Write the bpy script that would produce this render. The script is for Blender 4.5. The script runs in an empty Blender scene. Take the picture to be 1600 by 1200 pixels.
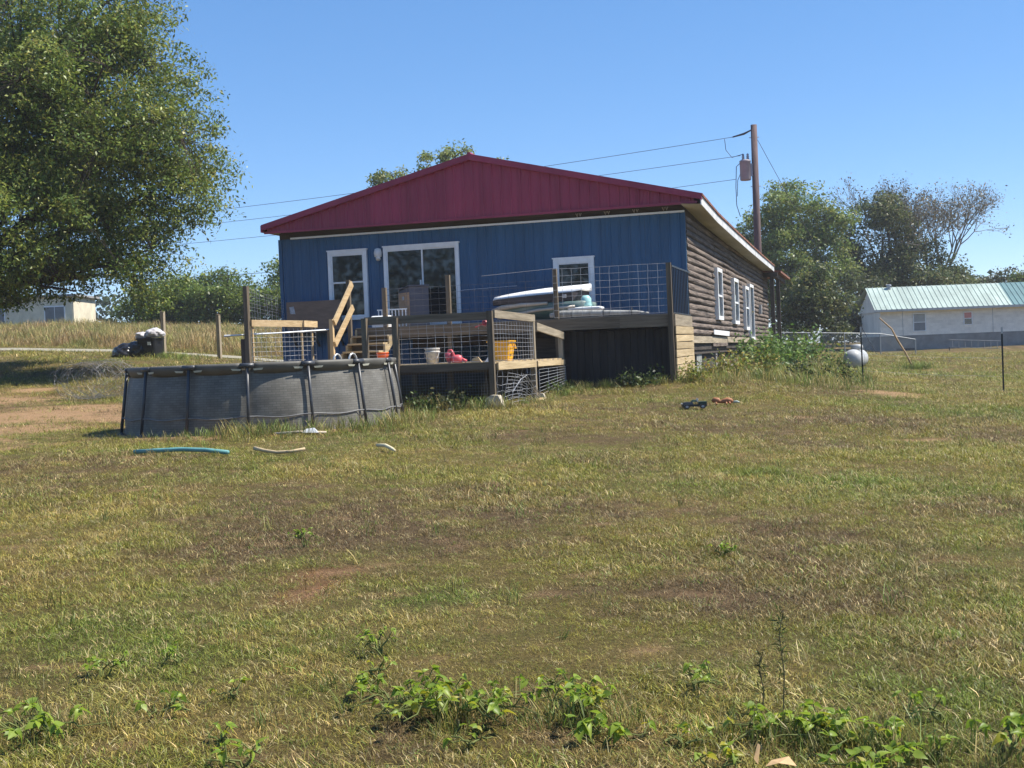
import bpy, bmesh, math, random
import numpy as np
from mathutils import Vector, Matrix, Euler

sc = bpy.context.scene
COL = sc.collection
random.seed(7)
RNG = np.random.default_rng(11)

# ------------------------------------------------------------------ camera
EYE = np.array([14.27, -28.48, 1.6])
YAW, PITCH, ROLL = math.radians(16), math.atan(45 / 1950), 0.04
_d = np.array([-math.sin(YAW), math.cos(YAW), 0.0])
_r = np.array([math.cos(YAW), math.sin(YAW), 0.0])
FWD = _d * math.cos(PITCH) + np.array([0, 0, -math.sin(PITCH)])
_u = np.cross(_r, FWD)
RGT = _r * math.cos(ROLL) - _u * math.sin(ROLL)
UPV = _r * math.sin(ROLL) + _u * math.cos(ROLL)
cam = bpy.data.cameras.new('camera')
cam.sensor_width = 36.0
cam.lens = 36.0 * 1950 / 1600
cam.clip_end = 4000
camo = bpy.data.objects.new('camera', cam)
COL.objects.link(camo)
mw = Matrix.Identity(4)
for i in range(3):
    mw[i][0], mw[i][1], mw[i][2], mw[i][3] = RGT[i], UPV[i], -FWD[i], EYE[i]
camo.matrix_world = mw
sc.camera = camo

# ------------------------------------------------------------------ light
SUN_AZ = math.atan2(0.951, 0.309)       # from +y towards +x
SUN_EL = math.radians(55)
w = bpy.data.worlds.new('World')
sc.world = w
w.use_nodes = True
nt = w.node_tree
sky = nt.nodes.new('ShaderNodeTexSky')
sky.sky_type = 'NISHITA'
sky.sun_disc = False
sky.sun_elevation = SUN_EL
sky.sun_rotation = SUN_AZ
sky.altitude = 300
sky.air_density = 0.6
sky.dust_density = 0.0
sky.ozone_density = 3.0
bg = nt.nodes['Background']
bg.inputs['Strength'].default_value = 0.15
hs = nt.nodes.new('ShaderNodeHueSaturation')
hs.inputs['Saturation'].default_value = 1.52
hs.inputs['Value'].default_value = 1.30
hs.inputs['Hue'].default_value = 0.505
gm_ = nt.nodes.new('ShaderNodeGamma')          # one soft response for the whole sky, as a phone records it
gm_.inputs['Gamma'].default_value = 0.60
nt.links.new(sky.outputs[0], gm_.inputs['Color'])
nt.links.new(gm_.outputs[0], hs.inputs['Color'])
nt.links.new(hs.outputs[0], bg.inputs[0])
sun = bpy.data.lights.new('sun', 'SUN')
sun.energy = 4.2
sun.angle = math.radians(0.5)
sun.color = (1.0, 0.94, 0.84)
suno = bpy.data.objects.new('sun', sun)
COL.objects.link(suno)
sd = Vector((math.cos(SUN_EL) * math.sin(SUN_AZ), math.cos(SUN_EL) * math.cos(SUN_AZ), math.sin(SUN_EL)))
suno.rotation_euler = sd.to_track_quat('Z', 'Y').to_euler()
suno.location = (20, 0, 30)
sc.view_settings.view_transform = 'Standard'
sc.view_settings.look = 'None'
sc.view_settings.exposure = 0.98
sc.view_settings.gamma = 1.0
sc.view_settings.use_curve_mapping = False
sc.cycles.max_bounces = 5
sc.cycles.diffuse_bounces = 2
sc.cycles.glossy_bounces = 2
sc.cycles.transmission_bounces = 3
sc.cycles.volume_bounces = 0

# ------------------------------------------------------------------ materials
MATS = {}
def mat(name, col, rough=0.8, var=0.12, scale=3.0, stretch=(1, 1, 1), bump=0.0, bscale=None, metal=0.0, rnd=0.08, spec=0.3, col2=None, lo=0.35, hi=0.65):
    """one procedural surface: noise-varied colour, a per-object shift and fine relief"""
    if name in MATS: return MATS[name]
    m = bpy.data.materials.new(name); m.use_nodes = True
    n = m.node_tree.nodes; L = m.node_tree.links; p = n['Principled BSDF']
    tc = n.new('ShaderNodeTexCoord'); mp = n.new('ShaderNodeMapping'); mp.inputs['Scale'].default_value = stretch
    L.new(tc.outputs['Object'], mp.inputs[0])
    oi = n.new('ShaderNodeObjectInfo')
    ofs = n.new('ShaderNodeVectorMath'); ofs.operation = 'MULTIPLY_ADD'
    ofs.inputs[1].default_value = (1, 1, 1)
    cb = n.new('ShaderNodeCombineXYZ')
    mu = n.new('ShaderNodeMath'); mu.operation = 'MULTIPLY'; mu.inputs[1].default_value = 37.0
    L.new(oi.outputs['Random'], mu.inputs[0])
    for k in range(3): L.new(mu.outputs[0], cb.inputs[k])
    L.new(mp.outputs[0], ofs.inputs[0]); L.new(cb.outputs[0], ofs.inputs[2])
    nz = n.new('ShaderNodeTexNoise'); nz.inputs['Scale'].default_value = scale; nz.inputs['Detail'].default_value = 7
    nz.inputs['Roughness'].default_value = 0.62
    L.new(ofs.outputs[0], nz.inputs['Vector'])
    rp = n.new('ShaderNodeValToRGB'); e = rp.color_ramp.elements
    a = tuple(max(0, c * (1 - var)) for c in col); b = col2 if col2 else tuple(min(1, c * (1 + var)) for c in col)
    e[0].position = lo; e[1].position = hi; e[0].color = (*a, 1); e[1].color = (*b, 1)
    L.new(nz.outputs[0], rp.inputs[0])
    hsv = n.new('ShaderNodeHueSaturation')
    mr = n.new('ShaderNodeMapRange'); mr.inputs[3].default_value = 1 - rnd; mr.inputs[4].default_value = 1 + rnd
    L.new(oi.outputs['Random'], mr.inputs[0]); L.new(mr.outputs[0], hsv.inputs['Value'])
    L.new(rp.outputs[0], hsv.inputs['Color']); L.new(hsv.outputs[0], p.inputs['Base Color'])
    p.inputs['Roughness'].default_value = rough; p.inputs['Metallic'].default_value = metal
    p.inputs['Specular IOR Level'].default_value = spec
    if bump:
        nb = n.new('ShaderNodeTexNoise'); nb.inputs['Scale'].default_value = bscale or scale * 3; nb.inputs['Detail'].default_value = 5
        L.new(ofs.outputs[0], nb.inputs['Vector'])
        bp = n.new('ShaderNodeBump'); bp.inputs['Strength'].default_value = bump; bp.inputs['Distance'].default_value = 0.02
        L.new(nb.outputs[0], bp.inputs['Height']); L.new(bp.outputs[0], p.inputs['Normal'])
    MATS[name] = m
    return m

def wood(kind, ax):
    base = {'new': ((0.42, 0.29, 0.15), (0.62, 0.47, 0.28)), 'old': ((0.085, 0.068, 0.048), (0.215, 0.172, 0.122)),
            'grey': ((0.20, 0.165, 0.115), (0.44, 0.37, 0.27)), 'tan': ((0.36, 0.27, 0.15), (0.56, 0.44, 0.27)), 'dark': ((0.06, 0.05, 0.042), (0.12, 0.10, 0.085)),
            'log': ((0.042, 0.033, 0.027), (0.270, 0.215, 0.178)), 'underdeck_shade': ((.018, .017, .017), (.045, .042, .040)), 'deck': ((0.24, 0.19, 0.14), (0.40, 0.33, 0.25))}[kind]
    st = {'x': (0.5, 9, 9), 'y': (9, 0.5, 9), 'z': (9, 9, 0.5)}[ax]
    return mat('wood_%s_%s' % (kind, ax), base[0], 0.85, 0.0, 2.2, st, 0.35 if kind != 'log' else 0.9, 5, rnd=0.16, spec=0.2, col2=base[1], lo=0.3, hi=0.72)

def leafmat(name, trans=0.35, rough=0.5, spec=0.35, inst=False):
    if name in MATS: return MATS[name]
    m = bpy.data.materials.new(name); m.use_nodes = True
    n = m.node_tree.nodes; L = m.node_tree.links; p = n['Principled BSDF']
    at = n.new('ShaderNodeAttribute'); at.attribute_name = 'tone'
    if inst: at.attribute_type = 'INSTANCER'
    src = at.outputs['Color']
    if inst:
        # a blade is a little paler towards its tip and varies from blade to blade
        a2 = n.new('ShaderNodeAttribute'); a2.attribute_name = 'blade'
        mx = n.new('ShaderNodeMix'); mx.data_type = 'RGBA'; mx.blend_type = 'MULTIPLY'; mx.inputs[0].default_value = 1
        L.new(src, mx.inputs[6]); L.new(a2.outputs['Color'], mx.inputs[7]); src = mx.outputs[2]
    L.new(src, p.inputs['Base Color'])
    p.inputs['Roughness'].default_value = rough; p.inputs['Specular IOR Level'].default_value = spec
    tr = n.new('ShaderNodeBsdfTranslucent'); L.new(src, tr.inputs[0])
    ms = n.new('ShaderNodeMixShader'); ms.inputs[0].default_value = trans
    out = n['Material Output']
    L.new(p.outputs[0], ms.inputs[1]); L.new(tr.outputs[0], ms.inputs[2]); L.new(ms.outputs[0], out.inputs[0])
    MATS[name] = m
    return m

# ------------------------------------------------------------------ mesh helpers
ORG = {}
def org(o): return ORG.get(o.name, Vector((0, 0, 0))) if o else Vector((0, 0, 0))
def props(o, label=None, cat=None, group=None, kind=None):
    if label: o['label'] = label
    if cat: o['category'] = cat
    if group: o['group'] = group
    if kind: o['kind'] = kind
    return o
def thing(name, label, cat, loc=(0, 0, 0), group=None):
    o = bpy.data.objects.new(name, None); COL.objects.link(o); o.location = loc
    o.empty_display_size = 0.2
    ORG[o.name] = Vector(loc)
    return props(o, label, cat, group)

class MB:
    def __init__(s): s.v = []; s.f = []
    def add(s, vs, fs):
        n = len(s.v); s.v += [tuple(p) for p in vs]; s.f += [tuple(i + n for i in q) for q in fs]; return s
    def box(s, x0, x1, y0, y1, z0, z1):
        return s.add([(x0,y0,z0),(x1,y0,z0),(x1,y1,z0),(x0,y1,z0),(x0,y0,z1),(x1,y0,z1),(x1,y1,z1),(x0,y1,z1)],
                     [(0,3,2,1),(4,5,6,7),(0,1,5,4),(1,2,6,5),(2,3,7,6),(3,0,4,7)])
    def beam(s, a, b, wd, ht, up=(0, 0, 1), wob=0.0):
        """timber from a to b, centre line; wd across, ht along up"""
        a = Vector(a); b = Vector(b); t = (b - a).normalized(); u = Vector(up)
        sd_ = t.cross(u)
        if sd_.length < 1e-4: sd_ = t.cross(Vector((0, 1, 0)))
        sd_.normalize(); u = sd_.cross(t)
        vs = []
        for p in (a, b):
            for i, j in ((-1,-1),(1,-1),(1,1),(-1,1)):
                vs.append(p + sd_ * (i * wd / 2 + random.uniform(-wob, wob)) + u * (j * ht / 2 + random.uniform(-wob, wob)))
        return s.add(vs, [(0,1,2,3),(7,6,5,4),(0,4,5,1),(1,5,6,2),(2,6,7,3),(3,7,4,0)])
    def tube(s, pts, r, n=6, caps=True, closed=False):
        P = [Vector(p) for p in pts]; m = len(P)
        rr = r if isinstance(r, (list, tuple)) else [r] * m
        vs = []; ref = None
        for i, p in enumerate(P):
            if closed: t = (P[(i + 1) % m] - P[i - 1])
            else: t = (P[min(i + 1, m - 1)] - P[max(i - 1, 0)])
            t = t.normalized() if t.length > 1e-9 else Vector((0, 0, 1))
            if ref is None:
                ref = t.cross(Vector((0, 0, 1)))
                if ref.length < 0.05: ref = t.cross(Vector((0, 1, 0)))
            ref = (ref - t * ref.dot(t))
            ref = ref.normalized() if ref.length > 1e-6 else t.orthogonal().normalized()
            b2 = t.cross(ref)
            for k in range(n):
                a = 2 * math.pi * k / n
                vs.append(p + (ref * math.cos(a) + b2 * math.sin(a)) * rr[i])
        fs = []
        for i in range(m if closed else m - 1):
            j = (i + 1) % m
            for k in range(n): fs.append((i*n+k, i*n+(k+1) % n, j*n+(k+1) % n, j*n+k))
        if caps and not closed:
            fs.append(tuple(range(n - 1, -1, -1))); fs.append(tuple((m - 1) * n + k for k in range(n)))
        return s.add(vs, fs)
    def lathe(s, prof, c=(0, 0, 0), n=20, sx=1, sy=1):
        vs = []; fs = []; c = Vector(c)
        for r, z in prof:
            for k in range(n):
                a = 2 * math.pi * k / n
                vs.append(c + Vector((r * math.cos(a) * sx, r * math.sin(a) * sy, z)))
        for i in range(len(prof) - 1):
            for k in range(n): fs.append((i*n+k, i*n+(k+1) % n, (i+1)*n+(k+1) % n, (i+1)*n+k))
        if prof[0][0] > 1e-4: fs.append(tuple(range(n - 1, -1, -1)))
        if prof[-1][0] > 1e-4: fs.append(tuple((len(prof) - 1) * n + k for k in range(n)))
        return s.add(vs, fs)
    def loft(s, secs, cap=True):
        """secs: equal-length rings"""
        n = len(secs[0]); vs = [p for q in secs for p in q]; fs = []
        for i in range(len(secs) - 1):
            for k in range(n): fs.append((i*n+k, i*n+(k+1) % n, (i+1)*n+(k+1) % n, (i+1)*n+k))
        if cap: fs.append(tuple(range(n - 1, -1, -1))); fs.append(tuple((len(secs) - 1) * n + k for k in range(n)))
        return s.add(vs, fs)
    def xf(s, M4):
        s.v = [tuple(M4 @ Vector(p)) for p in s.v]; return s
    def build(s, name, material, parent=None, smooth=False, at=None, **kw):
        o_ = org(parent) if at is None else Vector(at)
        me = bpy.data.meshes.new(name)
        me.from_pydata([(p[0]-o_[0], p[1]-o_[1], p[2]-o_[2]) for p in s.v], [], s.f)
        me.materials.append(material)
        if smooth: me.polygons.foreach_set('use_smooth', [True] * len(me.polygons))
        o = bpy.data.objects.new(name, me); COL.objects.link(o)
        if parent: o.parent = parent
        if at is not None: o.location = o_ - org(parent)
        ORG[o.name] = o_
        return props(o, **kw)
def part_copy(o, parent, loc=None, rot=None, scl=None, name=None):
    c = o.copy(); COL.objects.link(c); c.parent = parent
    if loc is not None: c.location = loc
    if rot is not None: c.rotation_euler = rot
    if scl is not None: c.scale = scl
    return c

def fast_mesh(name, V, k, tone=None):
    """V: (N,k,3) separate k-gons"""
    N = V.shape[0]; me = bpy.data.meshes.new(name)
    me.vertices.add(N * k); me.vertices.foreach_set('co', V.reshape(-1).astype(np.float32))
    me.loops.add(N * k); me.loops.foreach_set('vertex_index', np.arange(N * k, dtype=np.int32))
    me.polygons.add(N); me.polygons.foreach_set('loop_start', np.arange(0, N * k, k, dtype=np.int32))
    me.polygons.foreach_set('loop_total', np.full(N, k, dtype=np.int32))
    if tone is not None:
        a = me.attributes.new('tone', 'FLOAT_COLOR', 'POINT')
        c = np.ones((N, k, 4), np.float32); c[:, :, :3] = tone[:, None, :]
        a.data.foreach_set('color', c.reshape(-1))
    me.update(); me.validate()
    return me
def leaf_quads(P, size, aspect=0.5, droop=0.3, rng=RNG):
    """rhombic leaves at P (N,3); size (N,)"""
    N = len(P)
    n_ = rng.normal(size=(N, 3)) * .8; n_[:, 2] += .85; n_ /= np.linalg.norm(n_, axis=1)[:, None]
    q = rng.normal(size=(N, 3)); q[:, 2] -= droop * 1.5; d = q - n_ * (q * n_).sum(1)[:, None]; d /= np.linalg.norm(d, axis=1)[:, None]
    s_ = np.cross(n_, d)
    L = size[:, None]
    V = np.stack([P, P + d*L*.45 + s_*L*aspect*.5 + n_*L*.06, P + d*L, P + d*L*.45 - s_*L*aspect*.5 + n_*L*.06], 1)
    return V
# ------------------------------------------------------------------ terrain (heights in metres, control points smoothed)
CP=np.array([(14.27,-28.48,0),(8,-26,.05),(20,-26,-.05),(10,-20,.28),(18,-15,.15),(3,-20,.38),(0,-15,.58),(-6,-12,.8),
(2.6,-11.3,.62),(5.45,-12.3,.6),(7.2,-10,.64),(4.94,-10.35,.62),(8,-7.85,.72),(8,-5.2,.74),(8,-2.7,.85),(10.4,-2.6,.92),(10.4,5,.95),(10.4,20,1.0),
(.2,0,1.0),(3,-4,.85),(-3,-3.3,.95),(-9,9.6,2.08),(-7.2,10.1,1.9),(-17.8,12.3,2.6),(-8.4,13.9,2.0),(-27,24,3.5),(-15,27.7,3.0),(-33,36,4.3),
(14.1,2.7,.54),(17,.2,.39),(13.8,18.2,.6),(14.5,46.5,.88),(23.6,49,.94),(12.6,31.4,1.05),(11.5,-6,.56),(-15,-2,1.4),(32,0,0),(5,62,1.6),(-3,30,2.0),(3,12,1.1),(40,55,.9),(-40,10,3.2),(30,-28,-.2),(-10,-30,.3)],float)
def _phi(r2): return np.where(r2>1e-12,.5*r2*np.log(np.maximum(r2,1e-12)),0)
_n=len(CP);_D=((CP[:,None,:2]-CP[None,:,:2])**2).sum(-1)
_A=np.zeros((_n+3,_n+3));_A[:_n,:_n]=_phi(_D)+np.eye(_n)*.5;_A[:_n,_n]=1;_A[:_n,_n+1:]=CP[:,:2];_A[_n,:_n]=1;_A[_n+1:,:_n]=CP[:,:2].T
_W=np.linalg.solve(_A,np.concatenate([CP[:,2],[0,0,0]]))
def vnoise(x,y,seed=0):
    xi=np.floor(x).astype(np.int64);yi=np.floor(y).astype(np.int64);fx=x-xi;fy=y-yi
    fx=fx*fx*(3-2*fx);fy=fy*fy*(3-2*fy)
    def h(a,b):
        n=(a*374761393+b*668265263+seed*1274126177)&0xffffffff
        n=((n^(n>>13))*1274126177)&0xffffffff
        return ((n^(n>>16))&0xffff)/65535.
    return (h(xi,yi)*(1-fx)+h(xi+1,yi)*fx)*(1-fy)+(h(xi,yi+1)*(1-fx)+h(xi+1,yi+1)*fx)*fy
def fbm(x,y,seed=0,o=4):
    s=0;a=.5;t=0
    for i in range(o): s=s+a*vnoise(x*2**i,y*2**i,seed+i);t+=a;a*=.5
    return s/t
def ground_z(x,y):
    x=np.asarray(x,float);y=np.asarray(y,float);sh=x.shape;xf=x.ravel();yf=y.ravel()
    out=np.empty(xf.size)
    for i in range(0,xf.size,20000):
        a=xf[i:i+20000];b=yf[i:i+20000]
        d=(a[:,None]-CP[:,0])**2+(b[:,None]-CP[:,1])**2
        out[i:i+20000]=_phi(d)@_W[:_n]+_W[_n]+_W[_n+1]*a+_W[_n+2]*b
    r=np.hypot(xf-4,yf-10);t=np.clip((r-50)/45,0,1);t=t*t*(3-2*t)
    far=1.2+.012*np.clip(-xf,-60,160)
    out=out*(1-t)+far*t
    out+=.05*(fbm(xf*.35,yf*.35,5,3)-.5)+.03*(fbm(xf*1.7,yf*1.7,9,2)-.5)
    p=np.hypot(xf-4.94,yf+10.35);q=np.clip((p-2.4)/.8,0,1);q=q*q*(3-2*q)
    out=.62*(1-q)+out*q
    return out.reshape(sh)
PATCH = [('D', -6.45, -1.02, 0.99, 0.91), ('D', -0.68, -7.35, 1.0, 2.73), ('D', -1.21, -8.38, 0.6, 1.84), ('D', 5.5, -15.17, 0.27, 0.31), ('D', 2.65, -13.55, 0.3, 0.43), ('D', 7.05, -17.32, 0.1, 0.15), ('D', 7.08, -9.51, 0.15, 0.84), ('D', 8.45, -7.2, 0.22, 0.88), ('D', 14.58, -2.61, 0.76, 1.44), ('D', 14.81, -11.57, 0.46, 0.35), ('D', 10.99, -20.73, 0.12, 0.12), ('D', 5.54, -12.74, 0.48, 0.4), ('D', 8.7, -16.08, 0.1, 0.16), ('D', 13.17, -7.95, 0.41, 0.44), ('D', 0.6, -10.6, 1.4, 1.8), ('D', -1.5, -6.2, 2.2, 2.4), ('D', 1.2, -12.6, 1.0, .7), ('D', -3.0, -9.0, 3.2, 3.0), ('D', -6.0, -4.0, 2.6, 2.2), ('D', 1.0, -8.0, 1.6, 1.4),
 ('R', 10.74, -21.14, 0.29, 0.28), ('R', 10.9, -21.58, 0.19, 0.24),
 ('B', 11.36, -18.49, 1.87, 1.54), ('B', 13.35, -19.87, 1.32, 0.91), ('B', 13.48, -21.2, 1.3, 0.67), ('B', 13.7, -8.93, 1.95, 2.8), ('B', 10.92, -9.9, 1.93, 2.37), ('B', 10.1, -19.55, 1.0, 0.87), ('B', 15.74, -11.61, 0.65, 1.26),
 ('Y', 7.9, -19.45, 1.07, 2.15), ('Y', 5.17, -15.91, 1.12, 1.49), ('Y', 8.63, -16.35, 0.68, 1.08), ('Y', 9.45, -7.8, 1.31, 2.05), ('Y', 11.57, -24.01, 0.65, 0.33), ('Y', 13.36, -23.71, 0.5, 0.22),
 ('G', 10.42, -22.69, 1.02, 1.0), ('G', 13.33, -16.68, 1.79, 1.36), ('G', 7.39, -13.23, 1.11, 2.37), ('G', 15.21, -6.09, 1.64, 1.7), ('G', 11.97, -21.94, 0.53, 0.76), ('G', 14.61, -22.65, 0.43, 0.51), ('G', -10.1, 7.15, 3.15, 2.82), ('G', 16.21, 16.85, 3.31, 7.04)]
GC = {'G': (0.180, 0.235, 0.040), 'O': (0.285, 0.270, 0.052), 'Y': (0.450, 0.355, 0.110), 'B': (0.195, 0.138, 0.075), 'R': (0.34, 0.15, 0.07)}
def lawn(x, y):
    """grass colour (N,3) and cover 0..1 at ground points: green, dry and dead patches and bare soil"""
    x = np.asarray(x, float); y = np.asarray(y, float)
    wx = x + 0.9 * (fbm(x * .9, y * .9, 21) - .5); wy = y + 0.9 * (fbm(x * .9, y * .9, 31) - .5)
    acc = {k: np.zeros_like(x) for k in 'DRBYG'}
    ca, sa = math.cos(YAW), math.sin(YAW)
    for k, cx, cy, rx, ry in PATCH:
        dx = wx - cx; dy = wy - cy
        u = (dx * ca + dy * sa) / rx; v = (-dx * sa + dy * ca) / ry
        acc[k] = np.maximum(acc[k], np.clip(1.5 - 1.1 * np.sqrt(u * u + v * v), 0, 1))
    f1 = fbm(x * .55, y * .55, 3); f2 = fbm(x * 1.9, y * 1.9, 13); f3 = fbm(x * 5, y * 5, 17); f4 = fbm(x * 11, y * 11, 23)
    g = np.clip((f1 - .5) * 2.2 + (f2 - .5) * 1.6 + .38 + .65 * acc['G'] - .3 * acc['Y'] - .6 * acc['B'], 0, 1)
    yl = np.clip((f2 - .52) * 2.4 + (f3 - .5) * 1.4 + .22 + .55 * acc['Y'], 0, 1)
    br = np.clip((fbm(x * .8, y * .8, 41) - .52) * 2.4 + (f3 - .5) * 2.0 + .18 + .75 * acc['B'] - .45 * acc['G'], 0, 1)
    c = np.array(GC['O'])[None] * np.ones(x.shape + (1,))
    mix = lambda c, k, t: c * (1 - t[..., None]) + np.array(GC[k]) * t[..., None]
    c = mix(c, 'G', g); c = mix(c, 'Y', yl * .8); c = mix(c, 'B', br * .92); c = mix(c, 'R', acc['R'] * np.clip(f4 * 1.8 - .3, 0, 1) * .8)
    bare = np.clip(acc['D'] * 1.7 - 1.2 * f3 - 1.1 * f4 - .5 * f2 + .62, 0, .9) * (acc['D'] > 0)
    bare = np.maximum(bare, np.clip(1.3 * acc['R'] - 1.1 * f4 - .15, 0, .8))
    left = np.clip((5 - x) / 6, 0, 1) * np.clip((-3 - y) / 4, 0, 1) * np.clip((y + 22) / 8, 0, 1)
    bare = np.maximum(bare, left * np.clip((f2 - .46) * 3.8 + (f3 - .5) * 1.5, 0, .9))
    bare = np.maximum(bare, np.clip((f3 - .70) * 4, 0, .7))
    p = np.hypot(x - 4.94, y + 10.35)
    bare = np.maximum(bare, np.clip((2.75 - p) * 3, 0, 1))
    return c, 1 - bare
# drive (pale gravel) crossing behind the yard on the left
DRIVE = [(-60, 6.5), (-30, 10.2), (-17.8, 12.2), (-12, 12.4), (-8.2, 11.6), (-5.5, 11.0), (-2, 11.2), (-0.6, 11.6)]
def drive_d(x, y):
    d = np.full(np.shape(x), 1e9)
    for (a, b), (c, e) in zip(DRIVE[:-1], DRIVE[1:]):
        t = np.clip(((x - a) * (c - a) + (y - b) * (e - b)) / ((c - a) ** 2 + (e - b) ** 2), 0, 1)
        d = np.minimum(d, np.hypot(x - a - t * (c - a), y - b - t * (e - b)))
    return d

# ------------------------------------------------------------------ ground sheet
def axis(lo, hi, step, far, grow=1.22):
    c = list(np.arange(lo, hi + 1e-6, step)); s_ = step
    a = lo; pre = []
    while a > -far: s_ *= grow; a -= s_; pre.append(a)
    s_ = step; b = hi; post = []
    while b < far: s_ *= grow; b += s_; post.append(b)
    return np.array(pre[::-1] + c + post)
gx = axis(-12, 22, 0.14, 1500); gy = axis(-26, 14, 0.14, 1500)
GX, GY = np.meshgrid(gx, gy); GZ = ground_z(GX, GY)
nx, ny = len(gx), len(gy)
me = bpy.data.meshes.new('ground')
V = np.stack([GX, GY, GZ], -1).reshape(-1, 3)
me.vertices.add(len(V)); me.vertices.foreach_set('co', V.reshape(-1).astype(np.float32))
I = np.arange(nx * ny).reshape(ny, nx)
Q = np.stack([I[:-1, :-1], I[:-1, 1:], I[1:, 1:], I[1:, :-1]], -1).reshape(-1, 4)
me.loops.add(Q.size); me.loops.foreach_set('vertex_index', Q.reshape(-1).astype(np.int32))
me.polygons.add(len(Q)); me.polygons.foreach_set('loop_start', np.arange(0, Q.size, 4, dtype=np.int32)); me.polygons.foreach_set('loop_total', np.full(len(Q), 4, np.int32))
me.polygons.foreach_set('use_smooth', np.ones(len(Q), bool))
lc, cover = lawn(V[:, 0], V[:, 1])
soil = np.array([0.41, 0.255, 0.140]); shaded_thatch = lc * np.array([.32, .27, .25]) + np.array([.060, .045, .027])  # thatch colour darkened to hold the shadows between blades
gc = soil * (1 - cover[:, None]) + shaded_thatch * cover[:, None]
red = np.zeros(len(V))
for k, cx, cy, rx, ry in PATCH:
    if k == 'R': red = np.maximum(red, np.clip(1.5 - np.hypot((V[:, 0] - cx) / rx, (V[:, 1] - cy) / ry), 0, 1))
gc = gc * (1 - .45 * red[:, None]) + np.array([0.25, 0.125, 0.07]) * .45 * red[:, None]
a = me.attributes.new('tone', 'FLOAT_COLOR', 'POINT')
a.data.foreach_set('color', np.concatenate([gc, np.ones((len(gc), 1))], 1).astype(np.float32).reshape(-1))
me.update(); me.validate()
gm = bpy.data.materials.new('soil_and_thatch'); gm.use_nodes = True
n = gm.node_tree.nodes; L = gm.node_tree.links; p = n['Principled BSDF']
at_ = n.new('ShaderNodeAttribute'); at_.attribute_name = 'tone'
tc = n.new('ShaderNodeTexCoord')
nz = n.new('ShaderNodeTexNoise'); nz.inputs['Scale'].default_value = 38; nz.inputs['Detail'].default_value = 8; nz.inputs['Roughness'].default_value = .7
L.new(tc.outputs['Object'], nz.inputs['Vector'])
mr = n.new('ShaderNodeMapRange'); mr.inputs[1].default_value = .3; mr.inputs[2].default_value = .7; mr.inputs[3].default_value = .45; mr.inputs[4].default_value = 1.4
L.new(nz.outputs[0], mr.inputs[0])
mx = n.new('ShaderNodeMix'); mx.data_type = 'RGBA'; mx.blend_type = 'MULTIPLY'; mx.inputs[0].default_value = 1
L.new(at_.outputs['Color'], mx.inputs[6]); L.new(mr.outputs[0], mx.inputs[7]); L.new(mx.outputs[2], p.inputs['Base Color'])
p.inputs['Roughness'].default_value = .95; p.inputs['Specular IOR Level'].default_value = .1
bp = n.new('ShaderNodeBump'); bp.inputs['Strength'].default_value = 1.0; bp.inputs['Distance'].default_value = .05
L.new(nz.outputs[0], bp.inputs['Height']); L.new(bp.outputs[0], p.inputs['Normal'])
me.materials.append(gm)
ground = bpy.data.objects.new('ground', me); COL.objects.link(ground); ground['kind'] = 'structure'
ground['label'] = 'rough lawn of green, dry and bare sandy patches'

def gz(x, y): return float(ground_z(np.array([x]), np.array([y]))[0])
# gravel drive as a sheet just above the ground
pts = []
for (a, b), (c, e) in zip(DRIVE[:-1], DRIVE[1:]):
    k = max(2, int(math.hypot(c - a, e - b) / .5))
    pts += [(a + (c - a) * i / k, b + (e - b) * i / k) for i in range(k)]
pts.append(DRIVE[-1])
mb = MB(); rows = []
for i, (x, y) in enumerate(pts):
    x2, y2 = pts[min(i + 1, len(pts) - 1)]; x1, y1 = pts[max(i - 1, 0)]
    tx, ty = x2 - x1, y2 - y1; l = math.hypot(tx, ty); tx /= l; ty /= l
    wv = .9 + .2 * math.sin(i * .7) + random.uniform(-.08, .08)
    rows.append([(x - ty * o, y + tx * o) for o in np.linspace(-wv, wv, 7)])
vs = [(px, py, gz(px, py) + .012) for r_ in rows for px, py in r_]
mb.add(vs, [(i*7+k, (i+1)*7+k, (i+1)*7+k+1, i*7+k+1) for i in range(len(rows) - 1) for k in range(6)])
mb.build('gravel_drive', mat('gravel', (.27, .25, .19), .95, .3, 14, bump=.6), None, True, kind='structure', label='pale gravel drive crossing behind the yard')
# ------------------------------------------------------------------ house
BLUE = mat('blue_metal', (0.032, 0.100, 0.200), .42, .14, 1.6, (1.5, 1, .25), rnd=.07, spec=.4)
RED = mat('maroon_metal', (0.28, 0.033, 0.070), .42, .14, 1.5, (1.5, 1, .3), rnd=.07, spec=.4)
WHITE = mat('white_vinyl', (.78, .79, .80), .5, .06, 6, rnd=.03)
def glassmat():
    m = bpy.data.materials.new('dark_pane'); m.use_nodes = True
    n = m.node_tree.nodes; L = m.node_tree.links; p = n['Principled BSDF']
    p.inputs['Base Color'].default_value = (.012, .014, .015, 1); p.inputs['Roughness'].default_value = .03
    p.inputs['IOR'].default_value = 1.75
    nz = n.new('ShaderNodeTexNoise'); nz.inputs['Scale'].default_value = 1.1
    tc = n.new('ShaderNodeTexCoord'); L.new(tc.outputs['Object'], nz.inputs['Vector'])
    bp = n.new('ShaderNodeBump'); bp.inputs['Strength'].default_value = .05; bp.inputs['Distance'].default_value = .02
    L.new(nz.outputs[0], bp.inputs['Height']); L.new(bp.outputs[0], p.inputs['Normal'])
    return m
GLASS = glassmat()
HX0, HX1, HY1 = .22, 10.34, 23.6
house = thing('house', 'long house with blue metal front, maroon gable and weathered log side', 'house', (5.3, 0, .9))
HO = org(house)
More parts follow.
